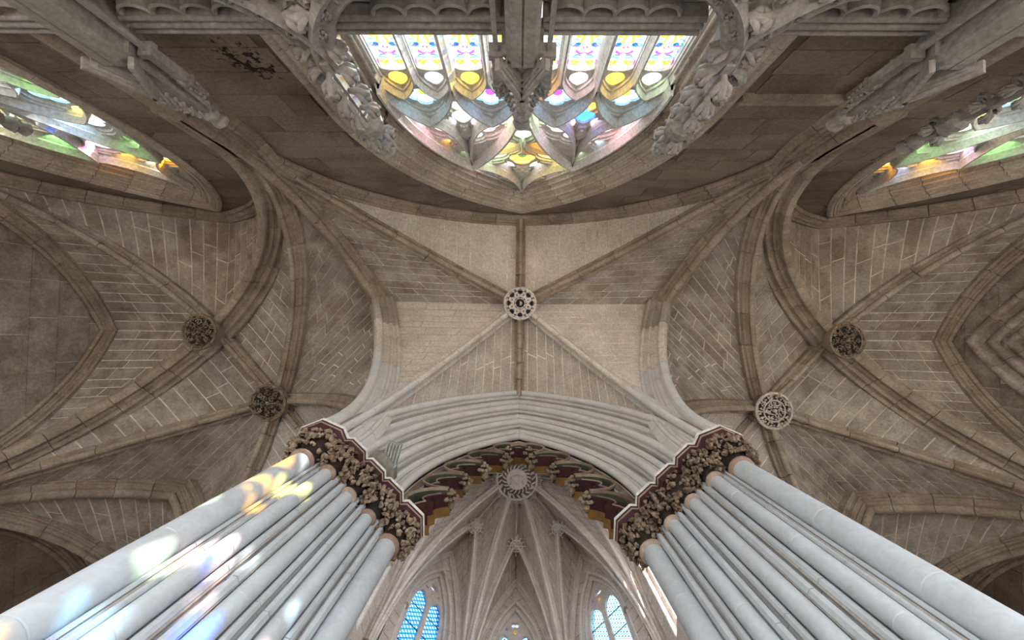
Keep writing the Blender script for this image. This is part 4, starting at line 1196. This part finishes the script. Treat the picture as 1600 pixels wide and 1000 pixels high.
# ================================================================== tomb canopies below the window
YT = -2.50
def crocket(b, c, out, up, q, sd=None):
    """curling leaf that leaves the stem, swells and hooks back"""
    out = out.normalized(); up = up.normalized(); sdv = out.cross(up)
    pts = [c, c + out * q * .45 + up * q * .05, c + out * q * .85 + up * q * .35, c + out * q * .80 + up * q * .75, c + out * q * .45 + up * q * .80, c + out * q * .38 + up * q * .52]
    b.tube(pts, [q * .16, q * .22, q * .26, q * .24, q * .20, q * .12], 7)
    for e in (-1, 1):
        b.tube([c + out * q * .2, c + out * q * .6 + sdv * e * q * .32 + up * q * .1, c + out * q * .75 + sdv * e * q * .42 + up * q * .45, c + out * q * .5 + sdv * e * q * .35 + up * q * .6], [q * .1, q * .16, q * .15, q * .08], 6)
        b.blob(c + out * q * .95 + sdv * e * q * .22 + up * q * .42, q * .17, n=6, jit=.3)
    b.blob(c + out * q * .40 + up * q * .66, q * .17, n=6)

def cornice_run(r, xa, xb):
    prof = [(-.3, .0), (-.02, .0)] + mould((0.0, .0), (.0, .22), [('f', .3), ('r', 1), ('n', .6), ('r', 1.2), ('n', .7), ('r', .9), ('f', .3)], -1)[0:] + [(-.02, .23), (-.3, .23)]
    fr = [(V((x, YT, 3.28)), V((0, 0, 1)), V((0, 1, 0))) for x in (xa, xb)]
    n_ = max(1, int(round((xb - xa) / 1.2)))
    for i in range(n_):
        a = xa + (xb - xa) * i / n_; c = xa + (xb - xa) * (i + 1) / n_
        fr = [(V((x, YT + .02, 3.28)), V((0, 0, 1)), V((0, 1, 0))) for x in (a + .003, c - .003)]
        vv, ff = sweep(fr, prof); mesh('cornice', vv, ff, M['grey'], r, smooth=40)

def canopy(label, xc, w=3.4, xr=None, dy=0.0):
    r = thing('tomb_canopy', (xc, YT, 2.0), label, 'canopy', 'tomb canopies along the window wall')
    cs = 1.0 if xr is None else .68
    xa, xb = xr or (xc - w / 2 + .13, xc + w / 2 - .13)
    cornice_run(r, xa, xc - .28); cornice_run(r, xc + .12, xb)
    b = MB(); b.box((xc if xr is None else (xa + xb) / 2, YT - .16, 2.55), (xb - xa + .24, .10, 1.5)); b.build('back_panel', M['grey'], r)
    # ribbed slats inside the panels and rows of little arches in front
    for i in range(8):
        b = MB(); b.box((xc, YT - .10, 3.25 - i * .042), (xb - xa, .05, .018)); b.build('panel_fillet', M['grey'], r)
    x = xa + .06; k = 0
    while x < xb - .1:
        wdt = .25
        if abs(x + wdt / 2 - xc) > .42:
            b = MB()
            for s in (-1, 1):
                fr = arch_frames((x + wdt / 2 + s * wdt / 2, YT), (x + wdt / 2, YT), 0, .10, 8, 0, True, V((0, 1, 0)))
                fr = [(V((P.x, P.y, 3.275 - P.z)), V((N.x, N.y, -N.z)), B) for P, N, B in fr]
                vv, ff = sweep(fr, [(-.08, -.02), (.02, -.015), (.035, .0), (.02, .02), (-.08, .025)]); b.add(vv, ff)
            b.build('blind_arch', M['grey'], r, smooth=40)
        x += wdt
    # ogee gable with crockets and finial
    def og(s, t):      # t 0..1 from low side to tip
        hw = 1.25
        if t < .55: q = t / .55; x_ = hw * (1 - .62 * (1 - math.cos(q * pi / 2)) - .0 * q); z = 1.95 + .95 * math.sin(q * pi / 2) * .9
        else: q = (t - .55) / .45; x_ = hw * .38 * (1 - q) ** 1.7; z = 2.805 + .86 * q ** 1.25
        return xc + s * x_, z
    for s in (-1, 1):
        pts = [og(s, i / 20) for i in range(21)]
        fr = []
        for i, (x_, z) in enumerate(pts):
            a = V(pts[max(0, i - 1)]); c = V(pts[min(20, i + 1)]); t = (c - a).normalized()
            nrm_ = V((-t.y, 0, t.x)) * s
            fr.append((V((x_, YT + .22 + dy, z)), nrm_, V((0, 1, 0))))
        prof = [(-.26, -.09), (-.04, -.09), (.0, -.075), (.015, -.05), (-.01, -.03), (-.01, .02), (.03, .04), (.05, .07), (.02, .10), (-.26, .10)]
        for i0 in range(0, 20, 4):
            vv, ff = sweep(fr[i0:i0 + 5], prof); mesh('ogee_moulding', vv, ff, M['grey'], r, smooth=40)
        # rosettes along the hollow of the moulding
        for i in range(2, 19, 2):
            P, N, B = fr[i]; b = MB()
            for j in range(6):
                a = j * pi / 3; b.blob(P + B * .0 - N * .0 + V((math.cos(a) * .032, 0, math.sin(a) * .032)) , .02, n=5, jit=.3)
            b.build('rosette', M['grey'], r, smooth=60)
        # foliage in the spandrel behind the band
        b = MB()
        for i in range(46):
            t = rnd.uniform(.15, .9); x_, z = og(s, t); x_ = x_ - s * rnd.uniform(.02, .26); z += rnd.uniform(-.12, .05)
            if s * (x_ - xc) < .02: continue
            c = V((x_, YT + .10, z)); a = rnd.uniform(0, 6.28)
            b.tube([c, c + V((math.cos(a) * .05, .05, math.sin(a) * .05)), c + V((math.cos(a + .8) * .08, .04, math.sin(a + .8) * .08)), c + V((math.cos(a + 1.6) * .05, .02, math.sin(a + 1.6) * .05))], [.012, .02, .016, .008], 5)
        b.build('spandrel_foliage', M['grey'], r, smooth=60)
        for i in (5, 9, 12, 15, 18):
            P, N, B = fr[i]; b = MB(); crocket(b, P + N * .06 - B * .05, N + V((0, .3, 0)), (V((0, 0, 1)) + V((-s * .5, 0, 0))), .17 * cs); b.build('crocket', M['grey'], r, smooth=60)
    # finial stem
    b = MB(); y0 = YT + .24 + dy
    b.prism([(xc + q * math.cos(a), y0 + q * math.sin(a)) for q, a in [(.055, pi / 4 + k * pi / 2) for k in range(4)]], 3.5, 4.95); b.build('finial_stem', M['grey'], r)
    for z, q in ((3.62, .17), (3.95, .17), (4.25, .16), (4.75, .17)):
        for k in range(4):
            a = k * pi / 2; b = MB(); d = V((math.cos(a), math.sin(a), 0)); crocket(b, V((xc, y0, z)) + d * .04, d, V((0, 0, 1)), q * cs); b.build('crocket', M['grey'], r, smooth=60)
    b = MB(); b.lathe((xc, y0, 4.48), [(.06 * cs, 0), (.16 * cs, .04), (.17 * cs, .10), (.11 * cs, .13), (.15 * cs, .17), (.15 * cs, .22), (.06 * cs, .25)], 8); b.build('collar', M['grey'], r)
    b = MB(); b.lathe((xc, y0, 4.95), [(.07 * cs, 0), (.13 * cs, .08), (.10 * cs, .2), (.13 * cs, .26), (.03 * cs, .32)], 8)
    for k in range(8):
        a = k * pi / 4; b.blob((xc + .10 * cs * math.cos(a), y0 + .10 * cs * math.sin(a), 5.08), .045 * cs, n=5, jit=.5)
    b.build('finial', M['grey'], r, smooth=50)
canopy('crocketed stone tomb canopy and finial left of centre', -1.70)
canopy('crocketed stone tomb canopy and finial right of centre', 1.70)
canopy('tomb canopy with lit finial before the left side window', -6.25, xr=(-7.0, -3.6), dy=-.2)
canopy('shadowed tomb canopy before the right side window', 4.62, xr=(3.6, 7.0), dy=-.05)

def pilaster(label, x):
    r = thing('tomb_buttress', (x, YT + .2, FLOOR), label, 'buttress', 'buttresses between the tomb canopies')
    y0 = YT + .16; w = .13
    b = MB()
    pl = [(-w, -.3), (-w, .10), (-w + .03, .13), (-w + .04, .17), (-.01, .17), (0, .15), (.01, .17), (w - .04, .17), (w - .03, .13), (w, .10), (w, -.3)]
    b.prism([(x + a, y0 + c) for a, c in pl], FLOOR, 3.45); b.build('shaft', M['grey'], r)
    # nested gablet mouldings
    for i, (gw, yy, th) in enumerate(((.20, .24, .04), (.165, .215, .03), (.13, .195, .025), (.10, .18, .02))):
        b = MB()
        for s in (-1, 1):
            pts = [V((x + s * gw, y0 + yy - .05, 3.38 + i * .03)), V((x, y0 + yy - .05, 3.38 + .47 - i * .06))]
            d = (pts[1] - pts[0]).normalized(); n = V((-d.z * s, 0, d.x * s)); b.box((pts[0] + pts[1]) / 2, ((pts[1] - pts[0]).length + .02, .10 - .012 * i, th), (d, V((0, 1, 0)), n))
        b.build('gablet_moulding', M['grey'], r)
    b = MB(); b.add([(x - .17, y0 + .10, 3.38), (x + .17, y0 + .10, 3.38), (x, y0 + .10, 3.82), (x - .17, y0 - .2, 3.38), (x + .17, y0 - .2, 3.38), (x, y0 - .2, 3.82)], [(0, 1, 2), (3, 5, 4), (0, 3, 4, 1), (1, 4, 5, 2), (2, 5, 3, 0)]); b.build('gablet_panel', M['grey'], r)
    # spire with crockets
    b = MB(); b.lathe((x, y0, 3.5), [(.15, 0), (.13, .2), (.05, .95), (.04, 1.0)], 4); b.build('spire', M['grey'], r)
    for i in range(6):
        z = 3.86 + i * .105; q = .12 - .011 * i
        for k in range(4):
            a = k * pi / 2 + pi / 4 * 0; d = V((math.cos(a), math.sin(a), 0)); b = MB(); crocket(b, V((x, y0, z)) + d * (.115 - .012 * i), d, V((0, 0, 1)), q); b.build('crocket', M['grey'], r, smooth=60)
    b = MB(); b.lathe((x, y0, 4.48), [(.04, 0), (.10, .03), (.10, .07), (.04, .10), (.09, .18), (.10, .22), (.02, .27)], 8); b.build('finial', M['grey'], r, smooth=40)
    for s in (-1, 1):       # small side pinnacles
        c = V((x + s * .22, y0 + .0, 0)); b = MB()
        b.box((c.x, c.y, 3.05), (.04, .04, .9)); b.build('pinnacle_shaft', M['grey'], r)
        b = MB(); b.box((c.x, c.y, 3.5), (.12, .12, .06)); b.box((c.x, c.y, 3.72), (.085, .085, .40)); b.box((c.x, c.y, 3.93), (.11, .11, .03)); b.build('pinnacle_shaft', M['grey'], r)
        b = MB(); b.lathe((c.x, c.y, 3.93), [(.065, 0), (.02, .26)], 4)
        for i in range(4):
            for k in range(4):
                a = k * pi / 2; b.blob((c.x + (.055 - .01 * i) * math.cos(a), c.y + (.055 - .01 * i) * math.sin(a), 3.98 + i * .06), .018, n=5)
        b.build('pinnacle', M['grey'], r)
pilaster('moulded tomb buttress with gablet and crocketed spire at the centre', -.03)
pilaster('gableted tomb buttress left of the leftmost bright finial', -3.42)
pilaster('shadowed gableted tomb buttress on the right', 3.42)
pilaster('tomb buttress at the far left edge before the side window', -6.8)

# ================================================================== the lantern
RA = 4.3; HX = RA * math.tan(pi / 8)
LZS, LZF, LZB, LZC = 12.2, 19.75, 20.75, 22.0
def cor(k): a = -pi / 2 - pi / 8 + k * pi / 4; q = RA / math.cos(pi / 8); return V((q * math.cos(a), YO + q * math.sin(a)))
names8 = ['near', 'near right', 'right', 'far right', 'far', 'far left', 'left', 'near left']
lr = rib_profile(.27, .28)
for k in range(8):
    a, b_ = cor(k), cor(k + 1); mid = (a + b_) / 2; ctr = V((0, YO)); nn = (ctr - mid).normalized(); d = (b_ - a).normalized()
    sb = ctr - nn * 2.7
    w_ = structure('wall_lantern', 'pale coursed lantern wall on the %s side' % names8[k], loc=(mid.x, mid.y, 11))
    wall_bay(w_, a, b_, 10.6, LZS, LZF, (0, 1.42, 11.7, 15.3, 19.15), M['lant'], M['lmortar'], .40, .75, nn=nn)
    for c0, e in ((a, 'left'), (b_, 'right')):
        r = structure('ceiling_lantern', 'lantern vault web on the %s side, %s part' % (names8[k], e), loc=(mid.x, mid.y, LZS))
        half_cell(r, c0, mid, LZF, sb, LZB, 14, M['lant'], M['lmortar'], stone=.6, z0=LZS, gap=.014, start=.3, stilt_e=0, stilt_d=0)
        half_cell(r, c0, sb, LZB, ctr, LZC, 14, M['lant'], M['lmortar'], stone=.7, z0=LZS, gap=.014, start=.3, stilt_e=0, stilt_d=0)
        rib('lantern_rib', 'slender lantern rib to the %s small star boss, %s one' % (names8[k], e), 'rib', 'lantern vault ribs', c0, sb, LZB - .03, lr, M['lrib'], 8, z0=LZS, stilt=0)
    rib('lantern_rib', 'lantern rib from the corner %s of the %s side to the big star boss' % ('left', names8[k]), 'rib', 'lantern vault ribs', a, ctr, LZC - .05, lr, M['lrib'], 9, z0=LZS, stilt=0)
    ridge('lantern_ridge', 'lantern ridge rib between the big boss and the %s small boss' % names8[k], ctr, sb, LZC, LZB, rib_profile(.20, .24), M['lrib'], 4)
    full_arch('lantern_wall_arch', 'plain moulded arch above the %s lantern window' % names8[k], 'arch', 'lantern wall arches', a - nn * -.04, b_ - nn * -.04, LZF, rib_profile(.24, .16), M['lrib'], 7, z0=LZS, stilt=0)
    # corner shaft with capital
    r = thing('lantern_shaft', (a.x, a.y, 10.7), 'corner shaft below the lantern ribs, left end of the %s side' % names8[k], 'shaft', 'lantern corner shafts')
    ic = (ctr - a).normalized()
    for j in range(4):
        b = MB(); c = a + ic * .05; b.tube([(c.x, c.y, 10.7 + j * .3), (c.x, c.y, 10.7 + (j + 1) * .3 - .01)], .11, 10); b.build('shaft_drum', M['lrib'], r, smooth=40)
    b = MB(); b.lathe((c.x, c.y, 11.9), [(.11, 0), (.2, .12), (.24, .26), (.24, .32)], 10)
    for j in range(9):
        q = j * 2 * pi / 9; b.blob((c.x + .19 * math.cos(q), c.y + .19 * math.sin(q), 12.06), .055, n=5, jit=.5)
    b.build('capital', M['bossleaf'], r, smooth=50)
    # window
    wr = structure('window_%d' % (5 + k), 'two-light lantern window on the %s side' % names8[k], loc=(mid.x, mid.y, 11.4))
    wr['category'] = 'window'
    out = -nn; B3 = V((out.x, out.y, 0))
    for e in (-1, 1):
        p0 = mid + d * e * 1.42
        fr = arch_frames(p0, mid, 11.7, 19.15, 14, 3.6, True, B3)
        voussoirs(fr, [(-.03, -.03), (-.03, .03), (.0, .05), (.04, .36), (.5, .38), (.5, -.03)], wr, M['lant'], 15, gap=.012)
        voussoirs(fr, mould((.03, .34), (.42, .62), [('r', 1), ('h', .8), ('r', .8), ('h', .6), ('r', .6)], 1) + [(.6, .62), (.6, .34)], wr, M['lrib'], 9)
        # jamb colonnette capital
        c = V((mid.x, mid.y, 15.0)) + V((d.x, d.y, 0)) * (e * 1.02) + B3 * .1
        b = MB(); b.lathe(c, [(.05, -.1), (.10, 0), (.11, .1)], 8)
        for j in range(7): q = j * .9; b.blob(c + V((.08 * math.cos(q), .08 * math.sin(q), 0)), .04, n=5, jit=.5)
        b.build('jamb_capital', M['bossleaf'], wr, smooth=50)
    ex = V((d.x, d.y, 0)); O = V((mid.x, mid.y, 0)) + B3 * .42
    hw = .82; zz = 15.7; za = 18.35
    holes = [arch_poly(e * .41, .32, 11.9, 16.3, 17.0, 7) for e in (-1, 1)] + [foil_poly(0, 17.55, .20, 4, pi / 4), drop_poly(-.33, 17.28, .07, 1.3, .5), drop_poly(.33, 17.28, .07, 1.3, -.5), drop_poly(0, 17.1, .08, 1.5)]
    curve_plate('tracery', [arch_poly(0, hw + .03, 11.7, zz, za, 10)] + holes, O, ex, EZ, B3, .12, .03, M['lrib'], wr)
    for e in (-1, 1):
        # lattice glazing on the far sides; other panes left clear to brighten the lantern
        px = [e * .41 - .33, e * .41 + .33]
        v = [O + ex * px[0] + EZ * 11.8 + B3 * .03, O + ex * px[1] + EZ * 11.8 + B3 * .03, O + ex * px[1] + EZ * 17.05 + B3 * .03, O + ex * px[0] + EZ * 17.05 + B3 * .03]
        p = mesh('pane', v, [(0, 1, 2, 3)], G['lattice' if k == 5 else 'lattice_pale' if k in (3, 4) else 'clear'] if 'lattice' in G else G['paleblue'], wr)
        b = MB()
        for j in range(5):
            z = 12.2 + j * .95; b.box(O + ex * (e * .41) + EZ * z + B3 * .0, (.64, .02, .025), (ex, B3, EZ))
        b.build('saddle_bar', M['lead'], wr)
    for kk, (x_, z_, q_) in enumerate(((0, 17.55, .22), (-.33, 17.28, .1), (.33, 17.28, .1), (0, 17.1, .12))):
        v = [O + ex * (x_ + q_ * math.cos(j * pi / 5)) + EZ * (z_ + q_ * math.sin(j * pi / 5)) + B3 * .03 for j in range(10)]
        mesh('pane', v, [tuple(range(10))], G['dusk' if 'dusk' in G else 'green'] if kk == 0 else G[('green', 'blue', 'amber')[kk - 1]], wr)
    # small star boss
    def star(c, z, R, label, big):
        r = thing('star_boss', (c.x, c.y, z), label, 'boss', None if big else 'small star bosses of the lantern')
        zb = z - (1.12 if big else .85)
        b = MB(); b.lathe((c.x, c.y, zb), [(R * .5, .02), (R * .55, .1), (R * .4, .9)], 16); b.build('boss_block', M['lrib'], r)
        if big:
            b = MB(); b.lathe((c.x, c.y, zb - .01), [(R * .97, .05), (R * .97, .07)], 28); b.build('shade_disc', M['lmortar'], r)  # dark disc standing in for shade inside the pierced boss
            for q, th in ((.95, .055), (.46, .035)):
                b = MB(); b.tube([(c.x + R * q * math.cos(j * pi / 20), c.y + R * q * math.sin(j * pi / 20), zb) for j in range(41)], R * th, 6); b.build('rim', M['starst'], r, smooth=60)
            b = MB(); b.lathe((c.x, c.y, zb - .03), [(R * .44, 0), (R * .44, .05)], 28); b.build('crest_disc', M['starst'], r)
            for j in range(20):
                a = j * pi / 10
                for q0, q1, of in ((.50, .68, .22), (.70, .90, -.22)):
                    b = MB(); P = [(c.x + R * (q0 + (q1 - q0) * t) * math.cos(a + of * t), c.y + R * (q0 + (q1 - q0) * t) * math.sin(a + of * t), zb - .01) for t in (0, .5, 1)]
                    b.tube(P, [R * .022, R * .045, R * .02], 5); b.build('leaf', M['starst'], r, smooth=60)
            for j in range(24):        # fringe of little crowns round the rim
                a = j * pi / 12; b = MB(); ca, sa = math.cos(a), math.sin(a)
                b.tube([(c.x + R * q * ca, c.y + R * q * sa, zb) for q in (1.0, 1.1, 1.22)], [R * .03, R * .018, R * .03], 5)
                for e in (-1, 1): b.tube([(c.x + R * 1.0 * math.cos(a + e * .08), c.y + R * 1.0 * math.sin(a + e * .08), zb), (c.x + R * 1.12 * math.cos(a + e * .1), c.y + R * 1.12 * math.sin(a + e * .1), zb), (c.x + R * 1.15 * math.cos(a + e * .03), c.y + R * 1.15 * math.sin(a + e * .03), zb)], R * .02, 5)
                b.build('fringe_point', M['starst'], r, smooth=60)
            # raised shield with crown, worn flat
            b = MB(); sh_ = [(-.16, -.12), (.16, -.12), (.17, .08), (.10, .2), (0, .26), (-.10, .2), (-.17, .08)]
            b.prism([(c.x + R * u, c.y + R * w) for u, w in sh_], zb - .06, zb - .02)
            for j in range(5): b.blob((c.x + R * (j - 2) * .07, c.y - R * .22 + R * .02 * abs(j - 2), zb - .05), R * .045, n=6)
            b.build('shield', M['lrib'], r)
            b = MB()
            for u, w, du, dw in ((-.06, .04, .03, .2), (.0, -.04, .12, .03), (.0, .04, .10, .03), (.0, .12, .12, .03)):
                b.box((c.x + R * u, c.y + R * w, zb - .065), (R * du, R * dw, .02))
            b.build('shield_relief', M['starst'], r)
            for e in (-1, 1):
                b = MB()
                for j in range(4): b.blob((c.x + R * e * (.27 + .03 * (j % 2)), c.y + R * (-.12 + .1 * j), zb - .05), R * .055, n=6, jit=.4)
                b.build('supporter', M['starst'], r, smooth=60)
        else:
            b = MB(); b.tube([(c.x + R * .62 * math.cos(j * pi / 10), c.y + R * .62 * math.sin(j * pi / 10), zb) for j in range(21)], R * .07, 5)
            for j in range(8):
                a = j * pi / 4; b.tube([(c.x, c.y, zb), (c.x + R * .6 * math.cos(a), c.y + R * .6 * math.sin(a), zb)], R * .05, 5)
            b.blob((c.x, c.y, zb), R * .14, n=8); b.build('rosette', M['starst'], r, smooth=60)
            b = MB(); b.lathe((c.x, c.y, zb), [(R * .58, .05), (R * .58, .07)], 16); b.build('shade_disc', M['lmortar'], r)  # dark disc in place of the shade behind the spokes
            for j in range(12):
                a = j * pi / 6; b = MB(); b.tube([(c.x + R * q * math.cos(a), c.y + R * q * math.sin(a), zb) for q in (.62, .85, 1.0)], [R * .05, R * .05, R * .10], 5); b.build('star_point', M['starst'], r, smooth=60)
    star(sb, LZB, .43, 'small star boss on the %s side of the lantern vault' % names8[k], False)
    if k == 0: star(V((0, YO)), LZC, 1.02, 'large round star boss with shield at the lantern crown', True)
# unseen cover added over the lantern so that the vault stays opaque
b = MB()
b.prism([tuple(V((0, YO)) + (cor(k) - V((0, YO))) * 1.25) for k in range(8)], 22.4, 22.6)
o = b.build('ceiling_cap', M['dark']); o['kind'] = 'structure'; o['label'] = 'unseen dark cover added above the lantern vault'
